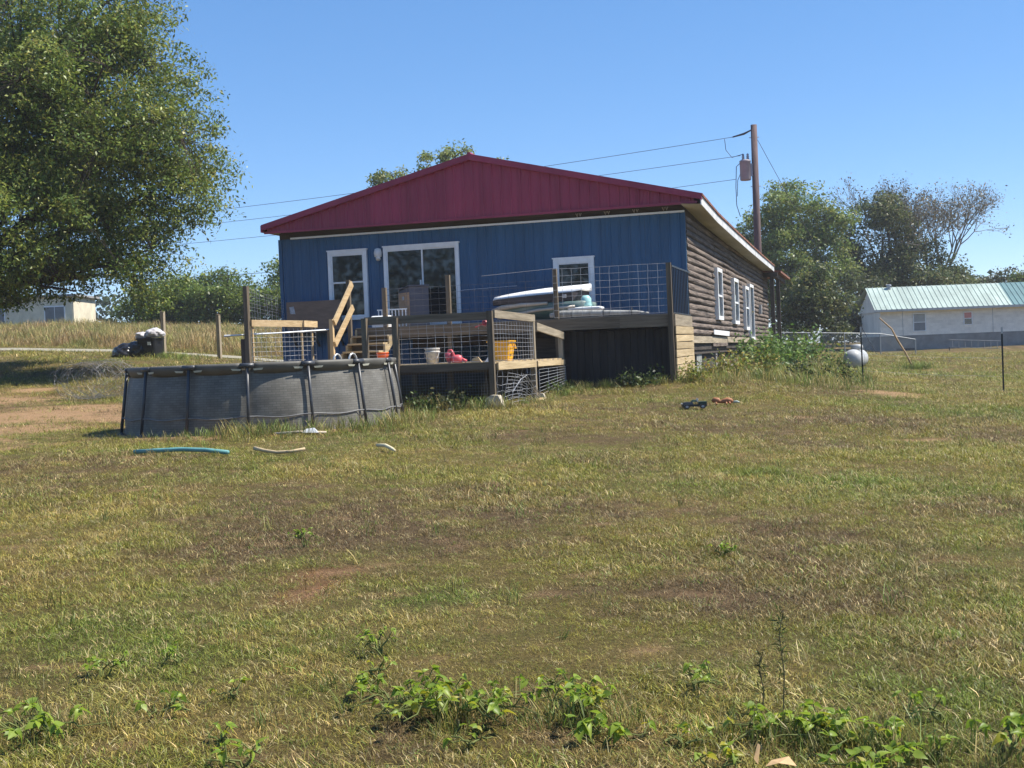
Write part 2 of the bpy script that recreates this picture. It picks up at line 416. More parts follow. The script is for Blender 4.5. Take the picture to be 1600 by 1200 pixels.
# core and foundation
MB().box(HX0 + .03, HX1 - .03, .03, HY1, 1.45, 4.9).build('core_wall', wood('dark', 'z'), house)
MB().box(HX0 + .06, HX1 - .12, .10, HY1 - .05, .2, 1.45).build('foundation', mat('foundation_dark', (.06, .055, .05), .95, .3, 3, bump=.3), house)
def ribbed(xa, xb, yb, zb, zt, pitch=.23, rh=.022, x0=0.0):
    """ribbed sheet from xa to xb, front at yb; zt(x) gives its top"""
    xs = [xa]; k = math.ceil((xa - x0) / pitch - 1e-6)
    prof = [(xa, 0)]
    while True:
        c = x0 + k * pitch
        if c - .03 > xb: break
        for dx, h in ((-.030, 0), (-.014, rh), (.014, rh), (.030, 0), (.085, 0), (.092, .005), (.104, .005), (.111, 0)):
            if xa + .002 < c + dx < xb - .002: prof.append((c + dx, h))
        k += 1
    prof.append((xb, 0))
    prof = sorted(prof)
    b = MB(); n_ = len(prof)
    b.add([(x, yb - h, zb) for x, h in prof] + [(x, yb - h, zt(x)) for x, h in prof], [(i, i + 1, n_ + i + 1, n_ + i) for i in range(n_ - 1)])
    return b
front = MB().box(HX0, HX1, 0, .03, 1.45, 4.86).build('front_wall', wood('dark', 'x'), house)
x = HX0; i = 0
while x < HX1 - .01:
    xb = min(x + .92, HX1)
    ribbed(x + .002, xb - .002, -.012 - .0015 * (i % 2), 1.46 + .01 * (i % 3), lambda q: 4.70, x0=HX0 + .1).build('panel', BLUE, front)
    x = xb; i += 1
MB().box(HX0 - .02, HX0 + .07, -.045, .02, 1.47, 4.70).build('corner_trim', BLUE, house)
MB().box(HX1 - .05, HX1 + .015, -.045, .02, 1.47, 4.70).build('corner_trim', BLUE, house)
MB().box(.55, HX1 + .005, -.085, -.0, 4.69, 4.733).build('trim_strip', mat('trim_white', (.80, .84, .90), .5, .05, 4), house)
MB().box(.5, HX1, -.03, 0, 4.74, 4.92).build('weathered_board', wood('dark', 'x'), house)
for bx_ in (7.88, 8.55, 9.22, 9.90):
    b = MB()
    b.tube([(bx_ - .055, -.05, 4.83), (bx_ - .02, -.055, 4.75), (bx_ - .005, -.05, 4.83)], .011, 5)
    b.tube([(bx_ + .03, -.05, 4.83), (bx_ + .045, -.055, 4.76), (bx_ + .075, -.05, 4.83)], .011, 5)
    b.build('wire_clip', mat('pale_clip', (.5, .45, .4), .6), house)
# roof
RX, RZ = 5.43, 6.33
EAVE = [(-.52, 4.78), (2.5, 4.66), (6.5, 4.60), (11.6, 4.54), (16.5, 4.50), (21.6, 4.47)]
def eave_z(y): return float(np.interp(y, [e[0] for e in EAVE], [e[1] for e in EAVE]))
def roof_z(x, y=-.5):
    er = eave_z(y) + .24
    if x <= RX: return 5.03 + (x - .02) / (RX - .02) * (RZ - 5.03)
    return er + (10.80 - x) / (10.80 - RX) * (RZ - er)
gable = MB().add([(.1, -.43, 4.84), (10.62, -.43, 4.84), (10.62, -.43, roof_z(10.62) - .06), (RX, -.43, RZ - .06), (.1, -.43, roof_z(.1) - .06)], [(0, 1, 2, 3, 4)]).build('gable', RED, house)
x = .10; i = 0
while x < 10.6:
    xb = min(x + .92, 10.62)
    ribbed(x + .002, xb - .002, -.440 - .0015 * (i % 2), 4.845, lambda q: roof_z(q) - .05, x0=.18).build('panel', RED, gable)
    x = xb; i += 1
MB().box(.04, 10.70, -.475, -.40, 4.825, 4.88).build('gable_trim', RED, house)
MB().add([(.1, -.42, 4.845), (10.6, -.42, 4.845), (10.6, .0, 4.93), (.1, .0, 4.93)], [(0, 1, 2, 3)]).build('front_soffit', wood('dark', 'x'), house)
roof = thing('roof', None, None, (5.3, 0, 5.9)); roof.parent = house; roof.location = Vector((5.3, 0, 5.9)) - HO
ys = [-.54, 1, 2.5, 4.5, 6.5, 9, 11.6, 14, 16.5, 19, 21.6]
def roof_side(xa, xb, nm):
    b = MB(); nn = 5
    for t in (0, .045):
        b.add([(xa + (xb - xa) * k / nn, y, roof_z(xa + (xb - xa) * k / nn, y) - .045 + t) for y in ys for k in range(nn + 1)],
              [(i*(nn+1)+k, i*(nn+1)+k+1, (i+1)*(nn+1)+k+1, (i+1)*(nn+1)+k) for i in range(len(ys) - 1) for k in range(nn)])
    m_ = len(ys) * (nn + 1)
    for k in range(nn): b.f.append((k, k + 1, m_ + k + 1, m_ + k))
    for i in range(len(ys) - 1):
        for c in (0, nn): b.f.append((i*(nn+1)+c, (i+1)*(nn+1)+c, m_+(i+1)*(nn+1)+c, m_+i*(nn+1)+c))
    b.build(nm, RED, roof)
roof_side(.02, RX, 'roof_slope'); roof_side(RX, 10.80, 'roof_slope')
MB().tube([(RX, -.55, RZ + .01), (RX, 21.6, RZ + .0)], .05, 6).build('ridge_cap', RED, roof)
def rake(x0, x1):
    b = MB(); sec = []
    for x in np.linspace(x0, x1, 8):
        z = roof_z(x)
        sec.append([(x, -.56, z - .125), (x, -.47, z - .125), (x, -.47, z + .015), (x, -.56, z + .015)])
    b.loft(sec); b.build('rake_trim', RED, roof)
rake(.01, RX); rake(RX, 10.81)
# right eave: white fascia, beige soffit, rusted drip edge
FASC = mat('fascia_paint', (.58, .58, .58), .7, .18, 3, (1, .4, 1), bump=.15, rnd=.04)
SOFF = mat('soffit_board', (.42, .39, .34), .8, .15, 2, (1, .3, 1), rnd=.04)
sec = [[(10.775, y, eave_z(y)), (10.80, y, eave_z(y)), (10.80, y, eave_z(y) + .20), (10.775, y, eave_z(y) + .20)] for y in ys]
MB().loft(sec).build('fascia', FASC, roof)
b = MB(); b.add([p for y in ys for p in ((10.33, y, eave_z(y) + .05), (10.775, y, eave_z(y) + .015))], [(2*i, 2*i+1, 2*i+3, 2*i+2) for i in range(len(ys) - 1)]); b.build('soffit', SOFF, roof)
RUST = mat('rusty_metal', (.16, .062, .042), .85, .35, 5, bump=.3, col2=(.30, .14, .09))
MB().loft([[(10.74, y, eave_z(y) + .20), (10.83, y, eave_z(y) + .195), (10.83, y, eave_z(y) + .25), (10.74, y, eave_z(y) + .26)] for y in ys]).build('drip_edge', RUST, roof)
# left eave trim
MB().box(-.02, .03, -.54, 21.5, 4.86, 5.03).build('eave_trim', RED, roof)
MB().add([(.0, -.5, 4.87), (.25, -.5, 4.87), (.25, 21, 4.87), (.0, 21, 4.87)], [(0, 1, 2, 3)]).build('soffit', SOFF, roof)
# log side wall
side = MB().box(HX1 - .03, HX1 + .005, .05, HY1, 1.55, 4.80).build('side_wall', mat('chinking', (.055, .046, .04), .95, .3, 6, (1, .4, 1)), house)
lr = random.Random(5)
def log(y0, y1, zc, h):
    b = MB(); n_ = max(4, int((y1 - y0) / .55)); secs = []
    ph = lr.uniform(0, 9); bul = lr.uniform(.030, .060)
    for i in range(n_ + 1):
        y = y0 + (y1 - y0) * i / n_
        dz = .008 * math.sin(y * .6 + ph) + .004 * math.sin(y * 1.9 + ph * 2) + lr.uniform(-.005, .005)
        hh = h * (.5 + .04 * math.sin(y * .9 + ph * 3)) + lr.uniform(-.004, .004)
        bb = bul + .006 * math.sin(y * 1.3 + ph) + lr.uniform(-.006, .006)
        if i in (0, n_): bb *= .85
        z = zc + dz
        secs.append([(HX1 - .01, y, z - hh), (HX1 + bb * .65, y, z - hh * .95), (HX1 + bb * 1.05, y, z - hh * .45), (HX1 + bb * .95, y, z + hh * .30), (HX1 + bb * .45, y, z + hh * .92), (HX1 - .01, y, z + hh)])
    b.loft(secs)
    b.build('log', wood('log', 'y'), side)
rows_ = 18
for r_ in range(rows_):
    zc = 1.97 + .152 * r_
    y = .02
    while y < HY1 - .3:
        y1 = min(HY1 - .02, y + lr.uniform(4.5, 8.5))
        if HY1 - y1 < 1.5: y1 = HY1 - .02
        log(y, y1 - .015, zc, .130)
        y = y1
for k, (ya, yb) in enumerate(((.1, 7.6), (7.62, 16), (16.02, 23.5))):
    MB().beam((HX1 + .03, ya, 1.80), (HX1 + .03, yb, 1.80), .06, .17, wob=.012).build('sill_board', wood('grey', 'y'), house)
MB().box(HX1 + .02, HX1 + .05, 4.2, 7.7, 1.62, 1.71).build('loose_board', wood('log', 'y'), house)
b = MB(); b.add([(HX1 + .11, 4.0, 1.93), (HX1 + .11, 7.6, 1.90), (HX1 + .11, 7.7, 2.03), (HX1 + .11, 4.0, 2.05), (HX1 + .09, 4.0, 1.93), (HX1 + .09, 7.6, 1.90), (HX1 + .09, 7.7, 2.03), (HX1 + .09, 4.0, 2.05)],
      [(0, 1, 2, 3), (7, 6, 5, 4), (0, 4, 5, 1), (1, 5, 6, 2), (2, 6, 7, 3), (3, 7, 4, 0)])
b.build('white_board', WHITE, house)
for k in range(3): MB().box(HX1 - .10, HX1 - .07, 1.75 + .32 * k, 2.05 + .32 * k, .85, 1.66 - .05 * k).build('skirt_board', mat('pale_skirt', (.30, .31, .29), .85, .25, 3, bump=.2), house)
for y in (5.5, 10, 15, 20): MB().box(HX1 - .35, HX1 - .05, y, y + .35, .5, 1.7).build('pier', mat('block_grey', (.22, .22, .21), .9, .2, 6, bump=.3), house)
# windows and doors
def front_window(nm, x0, x1, z0, z1, label, midrail=None, mull=None, tr=.085):
    w_ = MB()
    w_.box(x0, x0 + tr, -.085, -.005, z0, z1).box(x1 - tr, x1, -.085, -.005, z0, z1).box(x0 + tr, x1 - tr, -.085, -.005, z1 - tr, z1).box(x0 + tr, x1 - tr, -.085, -.005, z0, z0 + tr)
    w_.box(x0 - .02, x1 + .02, -.10, -.005, z1, z1 + .03)
    root = w_.build(nm, WHITE, house, label=label)
    a, c, lo, hi = x0 + tr, x1 - tr, z0 + tr, z1 - tr
    fr = .035
    spans = []
    if midrail: spans = [(a, c, midrail + .0, hi, -.055), (a, c, lo, midrail + .03, -.040)]
    elif mull: spans = [(a, mull + .03, lo, hi, -.055), (mull - .03, c, lo, hi, -.040)]
    else: spans = [(a, c, lo, hi, -.05)]
    for (p0, p1, q0, q1, yy) in spans:
        s_ = MB().box(p0, p0 + fr, yy - .015, yy + .02, q0, q1).box(p1 - fr, p1, yy - .015, yy + .02, q0, q1).box(p0 + fr, p1 - fr, yy - .015, yy + .02, q1 - fr, q1).box(p0 + fr, p1 - fr, yy - .015, yy + .02, q0, q0 + fr)
        s_.build('sash', WHITE, root)
        MB().box(p0 + fr, p1 - fr, yy - .002, yy + .006, q0 + fr, q1 - fr).build('pane', GLASS, root)
    return root
front_window('window', 1.53, 2.56, 2.62, 4.32, 'white double hung window beside the sliding door', midrail=3.53)
sdoor = front_window('sliding_door', 3.0, 4.93, 2.36, 4.34, 'white framed sliding glass door', mull=3.98, tr=.075)
MB().box(3.93, 3.96, -.11, -.07, 3.2, 3.5).build('handle', WHITE, sdoor)
front_window('window', 7.24, 8.21, 2.62, 3.80, 'white framed window behind the wire railing', tr=.10)
b = MB(); b.lathe([(.02, -.12), (.085, -.10), (.10, 0), (.075, .09), (.03, .11)], (2.87, -.09, 4.22), 14); b.box(2.82, 2.92, -.05, -.01, 4.14, 4.30)
b.tube([(2.87, -.1, 4.12), (2.90, -.16, 4.06)], [.05, .06], 10)
b.build('wall_lamp', mat('lamp_white', (.7, .7, .7), .4), house, True)
def side_window(nm, y0, y1, z0, z1, midrail=None, label=None):
    X = HX1
    w_ = MB()
    t = .10
    w_.box(X, X + .13, y0, y0 + t, z0, z1).box(X, X + .13, y1 - t, y1, z0, z1).box(X, X + .13, y0 + t, y1 - t, z1 - t, z1).box(X, X + .13, y0 + t, y1 - t, z0, z0 + t)
    root = w_.build(nm, WHITE, house, label=label)
    MB().box(X + .05, X + .085, y0 + t, y1 - t, z0 + t, z1 - t).build('pane', GLASS, root)
    if midrail: MB().box(X + .07, X + .115, y0 + t, y1 - t, midrail - .025, midrail + .025).build('meeting_rail', WHITE, root)
    return root
side_window('window', 5.04, 6.2, 2.33, 3.72, 2.98, 'narrow looking white window nearest the deck on the log wall')
side_window('window', 9.3, 10.6, 2.27, 3.65, 2.92, 'second white window along the log wall')
side_window('window', 12.85, 14.1, 2.12, 3.56, 2.85, 'white window beside the white side door')
sdr = side_window('side_door', 14.5, 15.9, 1.80, 3.70, None, 'white side door in the log wall')
MB().tube([(HX1 + .17, 14.75, 2.75), (HX1 + .17, 14.78, 2.75)], .03, 8).build('handle', mat('brass', (.5, .4, .2), .35, metal=.8), sdr)
MB().box(HX1 + .06, HX1 + .16, 18.6, 18.75, 2.75, 3.10).build('meter_box', mat('meter_grey', (.45, .45, .45), .5), house)
# porch at the far end
porch = thing('porch', None, None, (10.6, 23, 1.5)); porch.parent = house; porch.location = Vector((10.6, 23, 1.5)) - HO
for (px, py) in ((10.72, 21.3), (10.80, 23.4), (7.5, 26.2), (10.6, 26.3)):
    MB().box(px - .075, px + .075, py - .075, py + .075, .8, 4.32).build('post', wood('dark', 'z'), porch)
MB().box(5.6, 10.95, 21.15, 21.3, 4.25, 4.42).build('beam', wood('dark', 'x'), porch)
MB().box(10.72, 10.88, 21.3, 27, 4.24, 4.40).build('beam', wood('dark', 'y'), porch)
MB().loft([[(5.2, y, 4.9), (11.05, y, 4.42), (11.05, y, 4.50), (5.2, y, 5.0)] for y in (21.62, 24, 27.6)]).build('porch_roof', RUST, porch)
MB().box(4, 10.7, 23.6, 26.6, 1.3, 1.5).build('porch_floor', wood('old', 'x'), porch)
# ledge and brown board on the left of the front
MB().box(.45, 1.98, -.42, -.04, 2.34, 2.40).build('ledge', wood('dark', 'x'), house)
for x in (.6, 1.2, 1.85): MB().beam((x, -.36, 2.33), (x, -.045, 2.02), .04, .05).build('ledge_brace', wood('dark', 'y'), house)
pb = thing('brown_panel', 'large brown panel with a white paper standing on the ledge against the blue wall', 'panel', (1.2, -.35, 2.40))
MB().box(.50, 1.93, -.36, -.29, 2.402, 3.12).build('sheet', mat('brown_board', (.215, .145, .105), .8, .15, 3, (1, 1, 3), bump=.1), pb)
MB().add([(.60, -.368, 2.83), (.74, -.368, 2.82), (.70, -.368, 3.01), (.585, -.368, 3.0)], [(0, 1, 2, 3)]).add([(.60, -.364, 2.83), (.74, -.364, 2.82), (.70, -.364, 3.01), (.585, -.364, 3.0)], [(3, 2, 1, 0)]).build('paper', mat('paper_grey', (.45, .45, .47), .8, .35, 18), pb)
# ------------------------------------------------------------------ upper deck
UD = 2.33
ud = thing('upper_deck', 'upper wooden deck along the house front with wire railing', 'deck', (7, -1.4, .9))
UX0, UX1, UY = 3.30, 10.40, -2.68
pl = None
k = 0; y = -.08
while y > UY + .05:
    for (xa, xb) in (((UX0, 6.9), (6.905, UX1)) if k % 2 else ((UX0, 5.3), (5.305, UX1))):
        MB().box(xa, xb, y - .137, y, UD - .035, UD + .004 * (k % 3)).build('plank', wood('deck', 'x'), ud)
    y -= .143; k += 1
RYF = UY - .02
for xa, xb in ((UX0, 6.9), (6.902, 9.28), (9.284, UX1 + .02)):
    MB().box(xa, xb, RYF - .04, RYF, 2.075 + random.uniform(-.006, .006), 2.32).build('rim_beam', wood('old', 'x'), ud)
MB().box(UX0, UX1, -.10, -.05, 2.08, 2.29).build('ledger', wood('old', 'x'), ud)
MB().box(4.2, UX1 - .05, -1.5, -1.4, 1.86, 2.06).build('beam', wood('dark', 'x'), ud)
for j in range(12): MB().box(UX0 + .2 + .6 * j, UX0 + .24 + .6 * j, UY + .01, -.11, 2.10, 2.29).build('joist', wood('old', 'y'), ud)
def post(root, x, y, top, wd=.09, kind='old', bot=None, lean=(0, 0)):
    z0 = gz(x, y) - .15 if bot is None else bot
    return MB().beam((x, y, z0), (x + lean[0], y + lean[1], top), wd, wd, up=(0, 1, 0), wob=.003).build('post', wood(kind, 'z'), root)
for (x, t, l) in ((10.37, 3.38, -.02), (7.93, 3.40, -.03), (5.50, 3.40, 0), (4.01, 3.20, 0)):
    post(ud, x, UY + .035 if x != 10.37 else UY - .085, t, .09 if x != 10.37 else .10, 'old', lean=(l, 0))
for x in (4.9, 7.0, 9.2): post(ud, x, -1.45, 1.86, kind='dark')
for j in range(13): MB().box(8.12 + .165 * j, 8.275 + .165 * j, -2.42 - .004 * (j % 2), -2.39, .72, 2.06 - .02 * (j % 3)).build('shade_plank', wood('underdeck_shade', 'z'), ud)  # near-black planks added to paint the shade under the deck
RWIRE = mat('wire_galv', (.42, .43, .45), .4, .1, 10, metal=.5)
def wire_grid(b, o, u, v, nu, nv, r=.0035, bend=None, skip=0.0, jit=0.0):
    """welded wire: o corner, u and v full edge vectors"""
    o, u, v = Vector(o), Vector(u), Vector(v)
    f_ = (lambda s, t: o + u * s + v * t) if bend is None else bend
    for i in range(nu + 1):
        if random.random() < skip: continue
        q = [f_(i / nu, j / 8) for j in range(9)] if bend or jit else [f_(i / nu, 0), f_(i / nu, 1)]
        b.tube([p + Vector((random.uniform(-jit, jit), random.uniform(-jit, jit), random.uniform(-jit, jit))) for p in q], r, 4, caps=False)
    for j in range(nv + 1):
        if random.random() < skip: continue
        q = [f_(i / 10, j / nv) for i in range(11)] if bend or jit else [f_(0, j / nv), f_(1, j / nv)]
        b.tube([p + Vector((random.uniform(-jit, jit), random.uniform(-jit, jit), random.uniform(-jit, jit))) for p in q], r, 4, caps=False)
    return b
yw = UY - .055
wire_grid(MB(), (7.88, yw, 2.36), (2.44, 0, 0), (0, 0, 1.02), 12, 7, .0034, jit=.006).build('wire_mesh', RWIRE, ud)
wire_grid(MB(), (4.0, yw, 2.36), (1.5, 0, 0), (0, 0, .80), 8, 6, .003, jit=.004).build('wire_mesh', mat('wire_dark', (.12, .12, .13), .5, metal=.4), ud)
wire_grid(MB(), (5.55, yw, 2.36), (2.3, 0, 0), (0, 0, .80), 12, 6, .0022, jit=.005, skip=.35).build('wire_mesh', mat('wire_dark', (.12, .12, .13), .5, metal=.4), ud)
MB().tube([(6.3, yw, 3.33), (7.0, yw, 3.36), (7.9, yw, 3.40)], .004, 4).build('top_wire', RWIRE, ud)
MB().tube([(4.93, -.11, 3.18), (5.05, -.11, 3.2), (6.35, -.10, 3.23)], .006, 5).build('conduit', mat('cable_white', (.5, .52, .56), .5), house)
# right side: metal balusters over horizontal skirt boards
BAL = mat('black_metal', (.03, .03, .034), .4, .2, 8, metal=.3, spec=.5)
for j in range(11):
    y = UY + .12 + j * .235
    MB().box(10.385, 10.405, y - .011, y + .011, 2.34, 3.30).build('baluster', BAL, ud)
MB().box(10.378, 10.412, UY - .02, .02, 3.30, 3.335).build('top_rail', BAL, ud)
MB().box(10.378, 10.412, UY - .02, -.09, 2.335, 2.36).build('bottom_rail', BAL, ud)
zb = .95; j = 0
hts = [.15, .15, .15, .16, .15, .15, .17]
MB().box(10.405, 10.445, UY - .01, -.12, 2.08, 2.315).build('rim_beam', wood('grey', 'y'), ud)
for h in hts:
    b = MB(); t = random.uniform(-.012, .012)
    b.beam((10.445, UY - .03 + random.uniform(-.02, .02), zb + h / 2 + t), (10.445, -.08 + random.uniform(-.03, .03), zb + h / 2 - t + .02), .03, h - .012, wob=.004)
    b.build('skirt_board', wood('tan', 'y'), ud)
    zb += h + .006
post(ud, 10.37, -.16, 2.30)
# stored sheets in the dark under the deck
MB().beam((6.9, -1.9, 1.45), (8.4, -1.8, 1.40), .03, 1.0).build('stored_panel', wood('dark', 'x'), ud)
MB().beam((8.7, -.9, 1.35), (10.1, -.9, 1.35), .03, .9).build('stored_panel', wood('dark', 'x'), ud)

# ------------------------------------------------------------------ steps between the decks
stp = thing('deck_steps', 'wooden steps with pale handrail leading up to the upper deck', 'steps', (3.8, -3.4, 1.5))
for j, z in enumerate((2.16, 1.99, 1.82, 1.65)):
    y = -2.78 - .27 * j
    MB().box(3.36, 4.20, y - .27, y, z - .038, z).build('tread', wood('tan' if j else 'grey', 'x'), stp)
    MB().box(3.36, 4.20, y - .02, y, z - .17, z - .038).build('riser', wood('old', 'x'), stp)
for x in (3.34, 4.22):
    b = MB(); prof = [(-2.74, 2.30)]
    for j, z in enumerate((2.16, 1.99, 1.82, 1.65)):
        y = -2.78 - .27 * j
        prof += [(y, z - .04), (y - .27, z - .04)]
    prof += [(-3.86, 1.505), (-3.60, 1.505), (-2.74, 2.02)]
    n_ = len(prof)
    b.add([(x - .02, p[0], p[1]) for p in prof] + [(x + .02, p[0], p[1]) for p in prof],
          [tuple(range(n_)), tuple(range(2 * n_ - 1, n_ - 1, -1))] + [(i, n_ + i, n_ + (i + 1) % n_, (i + 1) % n_) for i in range(n_)])
    b.build('stringer', wood('tan', 'y'), stp)
MB().box(3.24, 3.32, -2.98, -2.90, 1.5, 3.40).build('newel_post', wood('old', 'z'), stp)
MB().box(3.24, 3.32, -3.96, -3.88, 1.5, 2.52).build('newel_post', wood('new', 'z'), stp)
MB().box(3.19, 3.24, -3.97, -3.87, .8, 2.28).build('side_post', wood('old', 'z'), stp)
MB().beam((3.345, -2.88, 3.32), (3.345, -3.92, 2.44), .04, .14).build('handrail', wood('new', 'y'), stp)
MB().beam((3.345, -2.88, 2.80), (3.345, -3.92, 1.98), .04, .14).build('mid_rail', wood('new', 'y'), stp)

# ------------------------------------------------------------------ lower deck
LDZ = 1.50
ld = thing('lower_deck', 'lower pool deck with grey rails and wire mesh sides', 'deck', (7, -5.3, .75))
k = 0; y = -2.74
while y > -7.80:
    xa = 3.2 if y > -5.6 else 5.60
    MB().box(xa, 8.05, max(y - .137, -7.80), y, LDZ - .035, LDZ + random.uniform(-.004, .004)).build('plank', wood('tan' if k % 3 else 'deck', 'x'), ld)
    y -= .143; k += 1
MB().box(5.60, 7.95, -7.86, -7.815, 1.36, 1.49).build('rim_beam', wood('old', 'x'), ld)
MB().box(8.055, 8.095, -7.74, -5.16, 1.355, 1.485).build('rim_beam', wood('tan', 'y'), ld)
MB().box(8.055, 8.095, -5.04, -2.80, 1.36, 1.465).build('rim_beam', wood('tan', 'y'), ld)
for j in range(8): MB().box(5.62, 8.03, -7.5 + .62 * j, -7.46 + .62 * j, 1.32, 1.455).build('joist', wood('old', 'x'), ld)
MB().box(3.2, 5.6, -5.65, -5.60, 1.33, 1.49).build('rim_beam', wood('old', 'x'), ld)
PF = [(5.69, -7.87, 2.355), (6.27, -7.87, 2.34), (8.02, -7.87, 2.38), (8.02, -5.10, 2.37), (8.02, -2.78, 2.03)]
for (x, y, t) in PF: post(ld, x, y + (.0), t, .095, 'grey' if y > -7 else 'old', lean=(-.01, 0))
for (x, y) in ((7.05, -7.3), (7.05, -5.0), (5.75, -5.6), (3.4, -5.5)): post(ld, x, y, 1.33, .09)
MB().beam((5.66, -7.80, 2.305), (7.97, -7.80, 2.30), .04, .14).build('top_rail', wood('old', 'x'), ld)
MB().beam((8.07, -7.83, 2.325), (8.07, -5.13, 2.295), .04, .135).build('top_rail', wood('grey', 'y'), ld)
MB().beam((8.07, -4.99, 2.14), (8.07, -2.74, 1.965), .04, .15).build('top_rail', wood('grey', 'y'), ld)
wire_grid(MB(), (5.72, -7.83, 1.52), (2.22, 0, -.0), (0, 0, .70), 14, 8, .0026, jit=.006).build('wire_mesh', RWIRE, ld)
wire_grid(MB(), (8.04, -7.75, 1.52), (0, 2.58, 0), (0, 0, .70), 14, 9, .0030, jit=.005).build('wire_mesh', RWIRE, ld)
DW = mat('wire_dull', (.22, .23, .24), .5, .1, metal=.4)
wire_grid(MB(), (5.9, -7.84, .74), (2.05, 0, 0), (0, 0, .62), 40, 12, .0018, jit=.004).build('wire_mesh', DW, ld)
wire_grid(MB(), (8.06, -7.75, .72), (0, 2.6, 0), (0, 0, .62), 8, 5, .0035, jit=.02).build('wire_mesh', RWIRE, ld)
def bent(s, t):
    # sagging corner of a loose panel
    y = -7.6 + 2.2 * s; z = .72 + .52 * t * (1 - .9 * max(0, s - .35) / .65)
    return Vector((8.12 + .10 * t + .12 * math.sin(3 * s), y, z + .06 * math.sin(5 * s + 2 * t)))
bw = thing('loose_wire_panel', 'bent loose wire panel slumped under the lower deck side', 'wire panel', (8.15, -6.5, .72))
wire_grid(MB(), (0, 0, 0), (1, 0, 0), (0, 1, 0), 7, 8, .0042, bend=bent).build('wire_mesh', RWIRE, bw)
MB().tube([(8.2, -7.3, .95), (8.22, -6.8, 1.16), (8.2, -6.3, 1.22), (8.22, -5.9, 1.0), (8.25, -5.35, .72)], .009, 5).build('edge_wire', RWIRE, bw)
MB().tube([(8.16, -6.4, 1.25), (8.2, -6.0, 1.0), (8.24, -5.45, .73)], .007, 5).build('edge_wire', RWIRE, bw)
def bent2(s, t): return Vector((8.07 + .05 * s, -4.9 + 2.0 * s, .80 + .50 * t + .16 * s * (1.15 - t)))
wire_grid(MB(), (0, 0, 0), (1, 0, 0), (0, 1, 0), 3, 7, .0042, bend=bent2).build('wire_mesh', RWIRE, ld)
MB().box(7.2, 7.23, -4.9, -2.8, .82, 1.34).build('inner_panel', wood('dark', 'y'), ld)
# foot blocks
def wedge(nm, label, x, y, s):
    z = gz(x, y) - .03
    prof = [(-.16, 0), (.20, 0), (.13, .10), (.07, .24), (-.05, .25), (-.13, .20)]
    b = MB(); n_ = len(prof); ang = .2
    for yy in (-.09, .09):
        for a, c in prof: b.v.append((x + a * s, y + yy * s + a * .2 * s, z + c * s))
    b.f += [tuple(range(n_)), tuple(range(2*n_ - 1, n_ - 1, -1))] + [(i, n_ + i, n_ + (i + 1) % n_, (i + 1) % n_) for i in range(n_)]
    props(b.build(nm, mat('pale_stone', (.46, .41, .33), .9, .2, 9, bump=.3), None, at=(x, y, z)), label, 'block', 'stone blocks at the deck posts')
wedge('stone_block', 'pale wedge shaped stone against the front corner post of the lower deck', 8.10, -8.03, 1.0)
wedge('stone_block', 'small pale stone at the foot of the second side post', 8.20, -5.28, .55)
props(MB().beam((8.35, -6.0, gz(8.35, -6) + .02), (8.25, -5.5, gz(8.25, -5.5) + .03), .14, .03).build('scrap_board', wood('new', 'y'), None, at=(8.3, -5.75, gz(8.3, -5.75))), 'short pale board lying on dirt below the loose wire', 'board')
# ------------------------------------------------------------------ gate on the left
gt = thing('wire_gate', 'tall post and pale railed wire gate left of the steps', 'gate', (2.2, -5.0, .9))
A = Vector((2.13, -5.41, 0)); B = Vector((2.72, -3.66, 0)); dAB = B - A; nrm = Vector((dAB.y, -dAB.x, 0)).normalized()
post(gt, 2.10, -5.46, 3.22, .095, 'old', lean=(.01, 0))
MB().box(1.93, 2.03, -5.44, -5.34, .7, 2.15).build('post', wood('dark', 'z'), gt)
def PT(s, z, o=0.0): return A + dAB * s + nrm * o + Vector((0, 0, z))
MB().beam(PT(0, 2.465, .05), PT(.83, 2.45, .05), .04, .135).build('rail', wood('new', 'y'), gt)
MB().beam(PT(.80, 2.45, .09), PT(1.02, 2.435, .09), .04, .135).build('rail', wood('new', 'y'), gt)
for s_ in (.03, .80, .97): MB().beam(PT(s_, .85, .02), PT(s_, 2.41, .02), .035, .04, up=nrm).build('batten', wood('new', 'z'), gt)
wire_grid(MB(), PT(.0, 1.2, .045), dAB * 1.02, (0, 0, 1.16), 14, 12, .0032, jit=.004).build('wire_mesh', RWIRE, gt)
wire_grid(MB(), (2.08, -5.4, 2.45), (-1.75, 5.25, 0), (0, 0, .75), 16, 10, .0028, jit=.01, skip=.12).build('wire_mesh', RWIRE, gt)
pp = thing('pool_pole', 'thin silver pool pole resting across the wire gate', 'pole', (1.8, -5.61, 2.2))
MB().tube([(1.78, -5.62, 2.225), (2.6, -4.75, 2.26), (3.22, -3.93, 2.30)], .016, 8).build('shaft', mat('alu', (.62, .66, .70), .35, metal=.6), pp)
MB().tube([(1.70, -5.70, 2.222), (1.79, -5.61, 2.226)], .024, 8).build('grip', mat('alu_dark', (.35, .36, .38), .5), pp)
